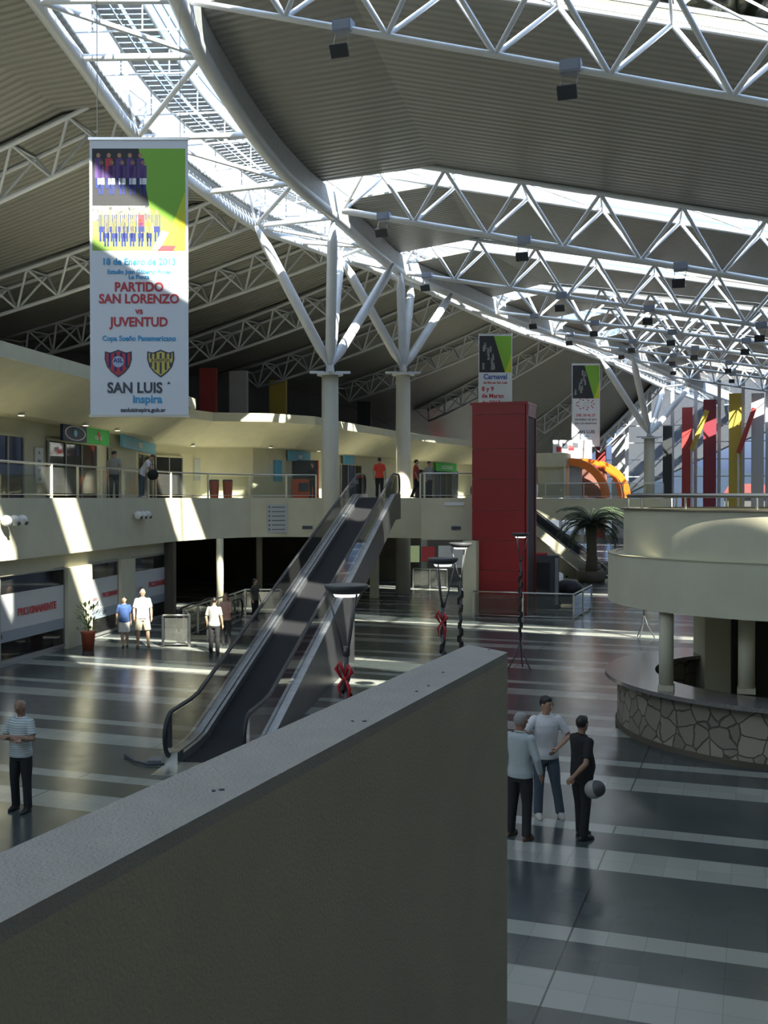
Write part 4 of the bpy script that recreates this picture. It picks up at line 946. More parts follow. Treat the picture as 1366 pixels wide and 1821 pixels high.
# red cash machine
c, d, n = wallpt(526, .62); t = thing('cash_machine', 'tall red and black cash machine booth against the upper cream wall', 'cash machine', (c.x, c.y, SL1)); rz = YAW+.05
MB().box((0,0,.55), (1.5,.8,1.1)).build('body', mat('bright red body', (.72,.09,.03), .4), t, local=True); MB().box((0,.05,1.65), (1.5,.7,1.1)).build('screen_panel', ink_dark, t, local=True)
MB().box((-.1,-.42,.62), (.6,.04,.5)).build('dispenser', ink_dark, t, local=True); MB().box((.75,-.02,1.1), (.06,.85,2.2)).build('side_panel', mat('bright red body', (.72,.09,.03), .4), t, local=True); t.rotation_euler.z = rz
# bins and red stools behind the glass
for (u, dd_, lab) in ((381,50,'orange lit bin behind the upper railing, left one'),(405,50,'red lit bin behind the upper railing, right one')):
    p = PD(u, dd_, SL1); t = thing('litter_bin', lab, 'bin', tuple(p)); MB().tube((0,0,0), (0,0,.8), .2, .24, 16).build('body', mat('bin red', (.6,.12,.05), .4), t, local=True); MB().tube((0,0,.8), (0,0,.86), .25, .2, 16).build('lid', ink_dark, t, local=True)
# downlights in the soffit
for i, (u, lab) in enumerate(((33,'round downlight in the canopy edge at the far left'),(148,'round downlight in the canopy edge above the green sign'),(204,'round downlight in the canopy edge above the blue sign'),(340,'round downlight in the canopy edge beside the big banner'),(479,'round downlight in the canopy edge left of the nearest tree column'),(564,'round downlight in the canopy edge above the lone dark figure'))):
    best = wallpt(u, .12, FB)[0]; t = thing('downlight', lab, 'downlight', (best.x, best.y, ZB), group='downlights along the canopy edge')
    MB().tube((0,0,-.03), (0,0,0), .13, .13, 16).build('trim_ring', white_steel, t, local=True); MB().tube((0,0,-.04), (0,0,-.028), .10, .10, 16).build('lamp', spot_glow, t, local=True)
# globe spotlights on the slab edge
def facade(u, z, off=-.02):
    q, d, n = wallpt(u, off, E); return Vector((q.x, q.y, z)), d, n
for (u, lab) in ((15,'three round white spotlights on the slab face at the left edge'),(246,'three round white spotlights on the slab face between the sun patches')):
    p, d, n = facade(u, SL1-.62); t = thing('spotlight_cluster', lab, 'spotlights', tuple(p))
    for k in (-1, 0, 1):
        q = p+d*(k*.42)+n*.20; g = MB().ball(q, .15).build('globe', mat('globe white', (.68,.68,.66), .35), t, True)
        MB().tube(q-n*.2, q-n*.08, .03).build('stem', ink_dark, g); MB().tube(q+n*.10+Vector((0,0,-.07)), q+n*.155+Vector((0,0,-.10)), .055).build('lamp', ink_dark, g)
for (u, v, lab) in ((1002,905,'dark spotlights on the far footbridge face, left set'),(1090,905,'dark spotlights on the far footbridge face, right set')):
    p = PX(u, v, 75.2); t = thing('spotlight_cluster', lab, 'spotlights', tuple(p))
    for k in (-1, 0, 1): MB().ball(p+Vector((k*.4,-.12,0)), .14, nu=8, nv=6).build('globe', mat('globe grey', (.3,.3,.3), .4), t, True)
# slab notices and vents
def slabpanel(u0, u1, v0, v1, m, name, lab, cat, lines=None):
    a, d, n = facade(u0, 0, .03); b, d2, n2 = facade(u1, 0, .03); dd_ = (b-a).normalized(); nn = Vector((dd_.y, -dd_.x, 0)); c = (a+b)/2; dep = -((_R.transposed() @ (c-CAMP)).z); z1 = PX(u0, v0, dep).z; z0 = PX(u0, v1, dep).z
    t = thing(name, lab, cat, (c.x, c.y, (z0+z1)/2)); MB().box(c+Vector((0,0,(z0+z1)/2)), ((b-a).length, .03, z1-z0), math.atan2(dd_.y, dd_.x)).build('panel', m, t)
    if lines:
        k = MB(); L = (b-a).length
        for i in range(lines):
            z = z1-(i+.7)*(z1-z0)/(lines+.3); k.poly([c+Vector((0,0,z))-dd_*L*.28+nn*.02, c+Vector((0,0,z))+dd_*L*.38+nn*.02, c+Vector((0,0,z+.035))+dd_*L*.38+nn*.02, c+Vector((0,0,z+.035))-dd_*L*.28+nn*.02])
            k.poly([c+Vector((0,0,z-.02))-dd_*L*.44+nn*.02, c+Vector((0,0,z-.02))-dd_*L*.37+nn*.02, c+Vector((0,0,z+.06))-dd_*L*.37+nn*.02, c+Vector((0,0,z+.06))-dd_*L*.44+nn*.02])
        k.build('printed_lines', ink_dark, t)
slabpanel(475, 512, 897, 947, mat('pale notice', (.45,.47,.49), .6), 'notice_board', 'pale directory board with printed lines on the slab face', 'notice', 6)
slabpanel(538, 556, 935, 941, ink_dark, 'vent', 'small dark vent on the slab face left of the travelator', 'vent')
for (u0, u1, v0, v1, nm, lab, cat, mm) in ((795,812,937,943,'vent','small dark vent on the slab face right of the travelator','vent',ink_dark),(783,818,893,899,'nameplate','narrow pale nameplate at the top of the slab left of the lift tower','sign',white_print)):
    p0_ = PX(u0, v0, 43.2); p1_ = PX(u1, v1, 43.2); c = (p0_+p1_)/2; yy_ = 42.0+(c.x+13.0)*.2857-.02
    c.y = yy_-.03; MBb = MB().box(c, ((p1_-p0_).xy.length, .03, abs(p0_.z-p1_.z)), math.atan(.2857)); tag(MBb.build(nm, mm), lab, cat)

# ------------------------------------------------------------ torch-like floor lamps wrapped in ribbon
def floor_lamp(u, d, lab, red=True, z_top=3.78, seed=0):
    p = PD(u, d, 0); t = thing('floor_lamp', lab, 'lamp', tuple(p), group='disc-topped floor lamps'); rr = random.Random(seed); H_ = z_top
    sh = MB().loft([((0,0,H_-.10), .17, .17), ((0,0,H_-.05), .235, .235), ((0,0,H_-.012), .25, .25), ((0,0,H_), .24, .24)], 28).build('lamp_shade', lamp_metal, t, True, local=True)
    MB().tube((0,0,H_-.135), (0,0,H_-.105), .13, .15, 20).build('lamp_glow', bulb, t, local=True)
    for k in range(3):
        a = k*2*math.pi/3+.5+seed; MB().path([(.20*math.cos(a),.20*math.sin(a),H_-.10), (.10*math.cos(a),.10*math.sin(a),H_-.50), (.03*math.cos(a),.03*math.sin(a),H_-.78)], .012, 6).build('arm', lamp_metal, t, True, local=True)
    MB().tube((0,0,.75), (0,0,H_-.72), .028, .028, 10).tube((0,0,H_-.80), (0,0,H_-.70), .04, .04, 10).build('pole', lamp_metal, t, True, local=True)
    def spiral(z0, z1, turns, r, ph, m, nm):
        mb = MB(); N = int(turns*12); A = []; B = []
        for i in range(N+1):
            a = ph+i/12*2*math.pi; z = z0+(z1-z0)*i/N; rr_ = r*(1+.35*math.sin(i*.9)); A.append((rr_*math.cos(a), rr_*math.sin(a), z)); B.append((rr_*math.cos(a+.25), rr_*math.sin(a+.25), z+.11))
        mb.strip(A, B); o = mb.build(nm, m, t, local=True); return o
    spiral(.8, H_-1.05, 7, .055, seed, ribbon_dark, 'dark_ribbon')
    if red:
        MB().path([(0,-.04,H_-1.02), (.05,-.07,H_-.90), (.09,-.07,H_-.97), (.03,-.06,H_-1.04)], [.012,.026,.028,.012], 7).path([(0,-.04,H_-1.02), (-.06,-.07,H_-.86), (-.10,-.06,H_-.94), (-.03,-.06,H_-1.05)], [.012,.026,.026,.012], 7).path([(.0,-.05,H_-1.03),(.06,-.06,H_-1.16),(.04,-.05,H_-1.32)], [.014,.022,.010], 7).path([(0,-.05,H_-1.03),(-.07,-.06,H_-1.14),(-.05,-.05,H_-1.26)], [.014,.02,.008], 7).build('red_bow', ribbon_red, t, True, local=True)
    for k in range(3):
        a = k*2*math.pi/3+.9+seed*.7; MB().path([(0,0,.80), (.12*math.cos(a),.12*math.sin(a),.42), (.36*math.cos(a),.36*math.sin(a),.02)], .021, 6).build('leg', lamp_metal, t, True, local=True)
    return t
floor_lamp(616, 11.9, 'nearest disc-topped lamp with red ribbon, in front of the travelator', True, seed=1)
floor_lamp(788, 17.2, 'disc-topped lamp with a red bow rising behind the parapet tip', True, seed=2)
floor_lamp(819, 23.0, 'thinner disc-topped lamp just right of the red-bowed one', False, seed=3)
floor_lamp(926, 29.4, 'disc-topped lamp on a tripod in front of the red lift tower', False, seed=4)
floor_lamp(1146, 35.9, 'tripod lamp stand under the edge of the round terrace', False, seed=5)
floor_lamp(1234, 44.5, 'farther tripod lamp stand seen beneath the round terrace', False, seed=6)

# ------------------------------------------------------------ plants
p = G(157, 1156); t = thing('potted_plant', 'leafy variegated plant in a terracotta pot against the cream pier', 'plant', (p.x, p.y, 0))
MB().loft([((0,0,0), .17, .17), ((0,0,.52), .215, .215), ((0,0,.54), .235, .235), ((0,0,.60), .235, .235)], 20).build('pot', terracotta, t, True, local=True)
MB().tube((0,0,.5), (.03,0,1.0), .025, .015).tube((.02,0,.6), (-.12,.05,.95), .015).build('stem', trunk_m, t, local=True)
m = MB(); rr = random.Random(11)
for i in range(150):
    a = rr.random()*6.283; e = rr.uniform(-.3, 1.2); r_ = rr.uniform(.05, .34); c = Vector((r_*math.cos(a), r_*math.sin(a), .98+rr.uniform(-.36, .40))); d = Vector((math.cos(a)*math.cos(e), math.sin(a)*math.cos(e), math.sin(e)))
    s = d.cross(Vector((0,0,1))).normalized()*.035; L_ = rr.uniform(.12,.22); m.poly([c, c+d*L_*.5+s, c+d*L_, c+d*L_*.5-s], i % 2)
m.build('foliage', [leaf, mat('leaf pale', (.30,.38,.12), .5)], t, local=True)
p = PD(1052, 60, 0); t = thing('palm_tree', 'dark indoor palm with drooping fronds beside the far escalator', 'palm', (p.x, p.y, 0))
MB().loft([((0,0,0), .75,.75), ((0,0,.6), .85,.85), ((0,0,.62), .8,.8)], 20).build('planter', wall_dark, t, True, local=True)
MB().path([(0,0,.5),(.03,0,1.4),(0,.03,2.3),(0,0,3.2)], [.36,.30,.28,.36], 14).build('trunk', trunk_m, t, True, local=True)
rr = random.Random(4)
for i in range(64):
    a = i*2.399; el = rr.uniform(.0, 1.45); L_ = rr.uniform(1.9, 2.6); pts = []; pos = Vector((0,0,3.15)); e = el
    for k in range(9): pts.append(pos.copy()); pos = pos+Vector((math.cos(a)*math.cos(e), math.sin(a)*math.cos(e), math.sin(e)))*(L_/8); e -= .26
    m = MB().path(pts, [.025*(1-k/10) for k in range(9)], 5); sd = Vector((-math.sin(a), math.cos(a), 0))
    for k in range(1, 9):
        for q in range(3):
            c = lerp(pts[k-1], pts[k], q/3); w_ = .46*math.sin(min(1, k/3)*1.57)*(1-.5*(k/9))
            for s in (-1, 1): m.poly([c, c+sd*s*w_+Vector((math.cos(a)*.10, math.sin(a)*.10, -.16)), c+Vector((math.cos(a)*.07, math.sin(a)*.07, 0))])
    m.build('frond', palm_green, t, local=True)

# ------------------------------------------------------------ orange hoop kiosk on the far bridge, cream shop box
oc = PD(1046, 78, SL1); t = thing('arched_kiosk', 'kiosk under glossy orange half hoops on the far footbridge', 'kiosk', (oc.x, oc.y, SL1))
def hoop(x0, R_, w_, th, m, nm):
    mb = MB(); N = 18
    for i in range(N):
        a, b = math.pi*.5*i/N, math.pi*.5*(i+1)/N; P = lambda r, t_, y: (x0+r*math.sin(t_), y, r*math.cos(t_))
        mb.poly([P(R_,a,-w_),P(R_,b,-w_),P(R_,b,w_),P(R_,a,w_)]); mb.poly([P(R_-th,a,w_),P(R_-th,b,w_),P(R_-th,b,-w_),P(R_-th,a,-w_)]); mb.poly([P(R_-th,a,-w_),P(R_-th,b,-w_),P(R_,b,-w_),P(R_,a,-w_)]); mb.poly([P(R_,a,w_),P(R_,b,w_),P(R_-th,b,w_),P(R_-th,a,w_)])
    return mb.build(nm, m, t, local=True)
for i, (x0, r_, y) in enumerate(((-1.0,3.05,0),)):
    pass
def hoop_at(x0, y0, R_, dep, th):
    mb = MB(); N = 18; P = lambda r, t_, y: (x0+r*math.sin(t_), y, r*math.cos(t_))
    for i in range(N):
        a, b = math.pi*.5*i/N, math.pi*.5*(i+1)/N
        for q in ([P(R_,a,y0),P(R_,b,y0),P(R_,b,y0+dep),P(R_,a,y0+dep)], [P(R_-th,a,y0+dep),P(R_-th,b,y0+dep),P(R_-th,b,y0),P(R_-th,a,y0)], [P(R_-th,a,y0),P(R_-th,b,y0),P(R_,b,y0),P(R_,a,y0)], [P(R_,a,y0+dep),P(R_,b,y0+dep),P(R_-th,b,y0+dep),P(R_-th,a,y0+dep)]): mb.poly(q)
    mb.build('orange_hoop', orange, t, True, local=True)
hoop_at(-1.2, -1.4, 2.9, .7, .55); hoop_at(-.5, .3, 2.9, .5, .28); hoop_at(.0, 1.6, 2.85, .6, .40)
MB().box((-.2,1.9,1.1), (2.6,.1,2.2)).build('back_wall', mat('dim red shop', (.22,.10,.08), .6), t, local=True); MB().box((-.75,-1.0,1.3), (.9,.15,2.6)).build('white_screen', mat('grey screen', (.38,.39,.42), .5), t, local=True)
cb = PD(984, 78, SL1); t = thing('corner_shop', 'cream box-shaped corner shop on the far footbridge left of the orange hoops', 'shop', (cb.x, cb.y, SL1))
MB().box((0,0,2.75), (2.2,2.4,1.0)).build('fascia', cream, t, local=True); MB().box((0,.2,1.15), (2.0,2.0,2.3)).build('wall', cream, t, local=True)
MB().box((.1,-.83,1.1), (1.1,.05,2.0)).build('window', mat('pale window', (.5,.5,.42), .3), t, local=True); MB().box((1.04,-1.1,1.2), (.10,.15,2.35)).build('corner_post', white_steel, t, local=True)
# dark equipment behind the lift railing
p = PD(966, 45.5, 0); t = thing('vending_machine', 'dark tall machine cabinet just right of the red lift tower', 'machine', (p.x, p.y, 0)); t.rotation_euler.z = YAW
MB().box((0,0,1.15), (1.25,.8,2.3)).build('body', ink_dark, t, local=True); MB().box((.52,-.41,1.2), (.14,.04,2.0)).build('side_trim', grey_wall, t, local=True); MB().box((-.15,-.41,1.35), (.75,.04,1.3)).build('glass_door', mat('dark glass door', (.04,.04,.045), .1), t, local=True); MB().box((-.1,-.1,2.36), (.5,.3,.1)).build('top_lamp', ink_red, t, local=True)
p = PD(1012, 46.8, 0); t = thing('motor_scooter', 'low dark covered cart standing inside the lift railing', 'cart', (p.x, p.y, 0)); t.name = 'covered_cart'
MB().ball((0,0,.75), (.62,.4,.42)).build('cover', black_rubber, t, True, local=True); MB().box((0,0,.35), (1.2,.6,.5)).build('body', ink_dark, t, local=True)
for x in (-.4, .4): MB().tube((x,-.32,.14), (x,-.24,.14), .14, n=14).build('wheel', black_rubber, t, local=True)
# things lying by the travelator foot
a = G(224, 1345); mpts = [G(222,1346), G(240,1357), G(262,1362), G(292,1362)]
tag(MB().path([q+Vector((0,0,.03)) for q in mpts], .022, 6).build('floor_cable', ink_dark, None, True), 'curved dark hose lying on the floor beside the travelator foot', 'hose')
c = G(281, 1353); tag(MB().box(c+Vector((0,0,.02)), (.35,.3,.04), .4).build('floor_mat', mat('mat grey', (.2,.2,.2), .8)), 'small grey mat on the floor at the travelator newel', 'mat')
# bright passage beneath the footbridge
struct(MB().box((-17.6, 62, 1.4), (2.9, .3, 2.8)), 'wall_passage_back', mat('passage back', (.22,.20,.17), .7))
for (u, v, w_, h_, mm, nm, lab, cat) in ((733,985,.5,.9,mat('pale poster', (.7,.8,.45), .5, emit=((.7,.85,.4), .25)),'poster','bright green and white poster in the passage under the footbridge','poster'),(762,985,.45,.8,ink_red,'poster','dark red poster in the passage under the footbridge','poster'),(803,990,.9,1.2,mat('white board', (.6,.62,.64), .5),'white_board','white board at the right of the passage under the footbridge','board')):
    q = PX(u, v, 58); tag(MB().box(q, (w_*1.6,.05,h_), YAW).build(nm, mm), lab, cat)
# ------------------------------------------------------------ people
def remesh(mb, name, m, parent, vox, sm=2):
    me = bpy.data.meshes.new('t'); me.from_pydata([tuple(v) for v in mb.v], [], mb.f); o = bpy.data.objects.new('t', me); C.objects.link(o)
    r = o.modifiers.new('r', 'REMESH'); r.mode = 'VOXEL'; r.voxel_size = vox; r.use_smooth_shade = True
    if sm: s = o.modifiers.new('s', 'SMOOTH'); s.iterations = sm; s.factor = .5
    dg = bpy.context.evaluated_depsgraph_get(); me2 = bpy.data.meshes.new_from_object(o.evaluated_get(dg)); bpy.data.objects.remove(o); me2.name = name
    me2.materials.clear(); me2.materials.append(m); me2.polygons.foreach_set('use_smooth', [True]*len(me2.polygons))
    q = bpy.data.objects.new(name, me2); C.objects.link(q); q.parent = parent; return q
def hand(mb, w, e, pn, side, curl=.45):
    """w wrist, e elbow, pn palm normal, side of the thumb"""
    d = (w-e).normalized(); pn = (pn-d*pn.dot(d)).normalized(); lat = d.cross(pn).normalized()
    if lat.dot(side) < 0: lat = -lat
    mb.path([w-d*.02, w+d*.03, w+d*.085], [.026,.034,.030], 10); mb.ball(w+d*.05, (.030,.030,.030))
    for i, (off_, L) in enumerate(((.027,.070),(.009,.080),(-.010,.074),(-.028,.058))):
        b = w+d*.075+lat*off_; k1 = b+d*L*.45+pn*L*.10; k2 = k1+(d*math.cos(curl)+pn*math.sin(curl))*L*.32; k3 = k2+(d*math.cos(curl*2)+pn*math.sin(curl*2))*L*.26; mb.path([b-d*.03, b, k1, k2, k3], [.010,.0105,.010,.0092,.0078], 7)
    b = w+d*.025+lat*.026; mb.path([b-lat*.015, b+lat*.018+d*.016, b+lat*.030+d*.045+pn*.008, b+lat*.026+d*.068+pn*.018], [.013,.013,.011,.009], 7)
SKIN = mat('skin', (.42,.25,.17), .55); SKIN_D = mat('skin dark', (.30,.17,.11), .55)
def person(label, feet, rz, H=1.74, top=None, top_m=None, bottom='trousers', bot_m=None, shoe_m=None, hair_m=None, sleeve='short', arms=None, legs=None, head=(0,0), lean=0, belly=0, hair='short', skin=SKIN, near=True, female=False, collar=True):
    k = H/1.74; t = thing('person', label, 'person', tuple(feet), rz); vox = .0085 if near else .013
    S = lambda x, y, z: Vector((x*k, y*k, z*k))
    hip = .93; ln = math.radians(lean)
    def T(v):                                   # lean the upper body forward about the hips
        y, z = v.y, v.z-hip*k
        if z < 0: return v
        return Vector((v.x, y*math.cos(ln)+z*math.sin(ln), hip*k - y*math.sin(ln)+z*math.cos(ln)))
    RL = Matrix.Rotation(-ln, 3, 'X')
    sw = .150 if female else .172
    sh = {s: T(S(s*sw, 0, 1.405)) for s in (-1, 1)}
    A = {-1: (S(-.25,-.03,1.13), S(-.25,.07,.88)), 1: (S(.25,-.03,1.13), S(.25,.07,.88))}
    if arms:
        for s, (e_, w_) in arms.items(): A[s] = (S(*e_), S(*w_))
    A = {s: (T(a), T(b)) for s, (a, b) in A.items()}
    Lg = {-1: (S(-.10,.02,.50), S(-.11,-.01,.085), 0), 1: (S(.10,.02,.50), S(.11,-.01,.085), 0)}
    if legs:
        for s, (kn, an) in legs.items(): Lg[s] = (S(*kn), S(*an), 0)
    hz, hx = math.radians(head[0]), math.radians(head[1])
    HR = Matrix.Rotation(hz, 3, 'Z') @ Matrix.Rotation(-hx, 3, 'X')
    hc = T(S(0, .015, 1.635)) + HR @ S(0, .0, 0) - S(0,0,0); hc = hc + Vector((0, math.sin(hx)*.05*k, -abs(math.sin(hx))*.02*k)) if not hz else hc
    Hd = lambda x, y, z: hc + RL @ (HR @ S(x, y, z))
    HRR = RL @ HR
    rings = [(.86,.150,.105),(.93,.165,.115),(1.02,.150+belly*.3,.105+belly),(1.12,.145+belly*.3,.105+belly*.8),(1.25,.165,.115),(1.35,.176,.110),(1.405,.172,.095),(1.445,.130,.075),(1.485,.075,.058)]
    if female: rings = [(z, a*.92, b*.95) for z, a, b in rings]
    b = MB()
    b.loft([(T(S(0, (rb-.10)*.5, z)), ra*k, rb*k) for z, ra, rb in rings], 24, RL)
    for s in (-1, 1):
        e_, w_ = A[s]; b.ball(sh[s], .056*k); b.path([sh[s]-Vector((s*.05,0,0))*k, sh[s], lerp(sh[s], e_, .5), e_], [.05*k,.055*k,.047*k,.038*k], 14); b.path([e_, lerp(e_, w_, .35), w_], [.039*k,.040*k,.026*k], 12); b.ball(e_, .039*k)
        body_c = S(0,.0,1.0); pn = (body_c-w_); pn.z = 0
        if arms and s in arms and len(arms) and (w_.y > .15*k): pn = Vector((-s, .2, -.3))
        hand(b, w_, e_, pn if pn.length > .01 else Vector((0,-1,0)), Vector((-s*.3, 1, .3)))
        kn, an, _ = Lg[s]; hp = S(s*.09, 0, .90); b.path([hp, lerp(hp, kn, .5), kn], [.088*k,.078*k,.055*k], 14); b.path([kn, lerp(kn, an, .35), an], [.055*k,.056*k,.036*k], 12); b.ball(kn, .055*k)
        b.loft([(an+S(0,.03,-.06), .038*k, .09*k), (an+S(0,.02,-.02), .036*k, .06*k), (an+S(0,0,.03), .034*k, .04*k)], 14)
    b.path([T(S(0,-.01,1.44)), T(S(0,.0,1.50)), Hd(0,-.012,-.07)], [.068*k,.056*k,.054*k], 14)
    b.ball(hc, (.076*k,.096*k,.112*k), HRR); b.ball(Hd(0,.028,-.065), (.052*k,.058*k,.052*k), HRR); b.path([Hd(0,.090,.020), Hd(0,.118,-.022), Hd(0,.088,-.030)], [.008*k,.016*k,.010*k], 8)
    for s in (-1, 1): b.ball(Hd(s*.078,-.005,-.008), (.012*k,.020*k,.030*k), HRR)
    remesh(b, 'body', skin, t, vox, 2)
    # face
    for s in (-1, 1):
        MB().ball(Hd(s*.031,.086,.006), (.010*k,.008*k,.007*k), HRR, 10, 6).build('eye', ink_dark, t, True, local=True); MB().ball(Hd(s*.031,.090,.028), (.019*k,.008*k,.005*k), HRR, 10, 6).build('eyebrow', hair_m or ink_dark, t, True, local=True)
    MB().ball(Hd(0,.090,-.058), (.023*k,.008*k,.006*k), HRR, 10, 6).build('mouth', mat('lips', (.30,.12,.10), .5), t, True, local=True)
    # hair
    if hair == 'short':
        h = MB().ball(Hd(0,-.018,.026), (.083*k,.094*k,.102*k), HRR).ball(Hd(0,.03,.075), (.060*k,.055*k,.045*k), HRR)
    elif hair == 'thin':
        h = MB().ball(Hd(0,-.030,.004), (.080*k,.080*k,.088*k), HRR)
    else:
        h = MB().ball(Hd(0,-.022,.022), (.092*k,.102*k,.108*k), HRR).ball(Hd(0,-.055,-.08), (.085*k,.055*k,.12*k), HRR)
    remesh(h, 'hair', hair_m, t, vox, 1)
    # top: flat-hemmed torso with sleeves
    if top_m:
        g = .020; c = MB(); hem = .86
        c.loft([(T(S(0, (rb-.10)*.5, z)), (ra+g+(.012 if z < 1.0 else 0))*k, (rb+g+(.012 if z < 1.0 else 0))*k) for z, ra, rb in [(hem,.158,.112)]+[q for q in rings[1:-1]]] + [(T(S(0,-.005,1.485)), .082*k, .074*k)], 26, RL)
        for s in (-1, 1):
            e_, w_ = A[s]; c.ball(sh[s], .068*k)
            if sleeve == 'short': c.path([sh[s]-Vector((s*.05,0,0))*k, sh[s], lerp(sh[s], e_, .78)], [.055*k,.068*k,.064*k], 16)
            else: c.path([sh[s]-Vector((s*.05,0,0))*k, sh[s], e_], [.055*k,.064*k,.054*k], 16); c.ball(e_, .054*k); c.path([e_, lerp(e_, w_, .9)], [.055*k,.042*k], 14)
        remesh(c, 'shirt', top_m, t, vox*1.05, 2)
        if collar: MB().path([T(S(.072*math.cos(a),-.005+.065*math.sin(a),1.485-.018*math.sin(a))) for a in [i*math.pi/8 for i in range(16)]], .014*k, 8, True).build('collar', top_m, t, True, local=True)
    # trousers or shorts
    c = MB(); wb = [( .80,.155,.115),(.88,.168,.120),(.95,.165,.120),(.99,.158,.116)]
    c.loft([(S(0,0,z), ra*k, rb*k) for z, ra, rb in wb], 24)
    for s in (-1, 1):
        kn, an, _ = Lg[s]; hp = S(s*.09, 0, .88)
        if bottom == 'trousers':
            c.path([hp, lerp(hp, kn, .5), kn], [.100*k,.094*k,.074*k], 16); c.ball(kn, .073*k); c.path([kn, lerp(kn, an, .5), an-S(0,0,.03)], [.073*k,.068*k,.066*k], 16)
        else: c.path([hp, lerp(hp, kn, .5), lerp(hp, kn, .98)], [.104*k,.104*k,.100*k], 16)
    remesh(c, 'trousers' if bottom == 'trousers' else 'shorts', bot_m, t, vox*1.05, 2)
    if bottom == 'trousers': MB().loft([(S(0,0,.955), .170*k, .126*k), (S(0,0,.99), .166*k, .123*k)], 24).build('belt', black_rubber, t, True, local=True)
    for s in (-1, 1):
        kn, an, _ = Lg[s]; f = S(0, .045, 0)
        sm = MB().loft([(an+f+S(0,.01,-.085), .046*k, .135*k), (an+f+S(0,.01,-.060), .047*k, .138*k), (an+f+S(0,.0,-.035), .043*k, .115*k), (an+f+S(0,-.03,-.005), .036*k, .07*k)], 18); sm.build('shoe', shoe_m, t, True, local=True)
    return t
def face_rz(p, dx, dy): return math.atan2(-dx, dy)
def toward(p, q): return math.atan2(-(q[0]-p[0]), q[1]-p[1])
def turn(p, deg): return math.atan2(p[0], -p[1]) + math.radians(deg)    # 0 faces the viewer's side, + turns to their left
cl = {n: mat(n, c, .85, bump=1.0, bscale=9) for n, c in {'white cotton':(.62,.62,.64),'pale blue shirt':(.40,.45,.46),'black cotton':(.012,.012,.014),'jeans blue':(.06,.085,.115),'charcoal trousers':(.018,.019,.022),'navy polo':(.03,.07,.20),'khaki shorts':(.45,.41,.30),'off white shorts':(.62,.62,.60),'grey shirt':(.25,.25,.24),'dusty pink':(.42,.24,.20),'tomato red':(.60,.06,.03),'dark olive':(.06,.06,.05)}.items()}
def striped():
    m = bpy.data.materials.new('fine striped polo'); m.use_nodes = True; n = m.node_tree; b = n.nodes['Principled BSDF']; b.inputs['Roughness'].default_value = .85
    t = n.nodes.new('ShaderNodeTexCoord'); w = n.nodes.new('ShaderNodeTexWave'); w.bands_direction = 'Z'; w.inputs['Scale'].default_value = 9; w.inputs['Distortion'].default_value = .8
    r = n.nodes.new('ShaderNodeValToRGB'); r.color_ramp.elements[0].color = (.58,.60,.58,1); r.color_ramp.elements[1].color = (.30,.38,.40,1); r.color_ramp.elements[0].position = .45; r.color_ramp.elements[1].position = .75
    n.links.new(t.outputs['Object'], w.inputs['Vector']); n.links.new(w.outputs['Fac'], r.inputs[0]); n.links.new(r.outputs[0], b.inputs['Base Color']); return m
hair_b = mat('hair black', (.012,.010,.009), .5); hair_g = mat('hair grey', (.28,.27,.26), .6); hair_br = mat('hair brown', (.06,.03,.02), .5)
shoe_b = mat('shoe black', (.015,.014,.013), .4); shoe_w = mat('shoe pale', (.48,.46,.42), .6); shoe_br = mat('shoe brown', (.10,.06,.04), .5)
p = G(38, 1441)
person('grey-haired man in a striped polo and dark trousers, arms crossed, at the far left', p, turn(p, -38), 1.68, top_m=striped(), bot_m=cl['charcoal trousers'], shoe_m=shoe_b, hair_m=hair_g, hair='thin', belly=.03, head=(-8,18), skin=SKIN_D,
       arms={-1: ((-.27,.06,1.16),(.06,.21,1.20)), 1: ((.27,.07,1.15),(-.07,.23,1.17))}, legs={-1: ((-.12,.02,.50),(-.15,.03,.085)), 1: ((.11,.02,.50),(.13,-.04,.085))})
p = G(925, 1490)
person('grey-haired man in a pale long-sleeved shirt seen from behind, half hidden by the parapet', p, turn(p, 150), 1.74, top_m=cl['pale blue shirt'], bot_m=cl['charcoal trousers'], shoe_m=shoe_br, hair_m=hair_g, sleeve='long', head=(-25,5), belly=.01, skin=SKIN_D,
       arms={1: ((.26,.0,1.14),(.27,.10,.90)), -1: ((-.26,.02,1.14),(-.24,.12,.93))}, legs={-1: ((-.13,.03,.50),(-.17,.02,.085)), 1: ((.11,-.0,.50),(.13,-.05,.085))})
p = G(970, 1452)
person('dark-haired man in a white polo and jeans facing front in the talking trio', p, turn(p, 12), 1.80, top_m=cl['white cotton'], bot_m=cl['jeans blue'], shoe_m=shoe_w, hair_m=hair_b, head=(38,6), lean=3,
       arms={-1: ((-.34,.02,1.17),(-.10,.24,1.04)), 1: ((.36,.10,1.22),(.42,.30,1.36))}, legs={-1: ((-.14,.03,.50),(-.21,.03,.085)), 1: ((.10,.03,.50),(.11,.02,.085))})
p = G(1034, 1490)
b_ = person('stocky man all in black seen from behind, right of the talking trio', p, turn(p, 128), 1.70, top_m=cl['black cotton'], bot_m=cl['black cotton'], shoe_m=shoe_b, hair_m=hair_b, hair='short', belly=.05, head=(15,0), skin=SKIN_D,
       arms={-1: ((-.26,.10,1.12),(-.22,.10,.88)), 1: ((.25,-.12,1.13),(.16,-.26,.95))}, legs={-1: ((-.10,.04,.50),(-.10,.06,.085)), 1: ((.10,.0,.50),(.11,-.05,.085))})
c = PX(1056, 1404, 14.4); t = thing('sports_ball', 'grey and dark ball held at the hip of the man in black', 'ball', tuple(c))
MB().ball((0,0,0), .125, nu=24, nv=16).build('surface', mat('ball grey', (.26,.26,.25), .5), t, True, local=True); MB().ball((.05,-.02,.02), .112, nu=20, nv=12).build('dark_panel', mat('ball dark', (.05,.05,.05), .5), t, True, local=True)
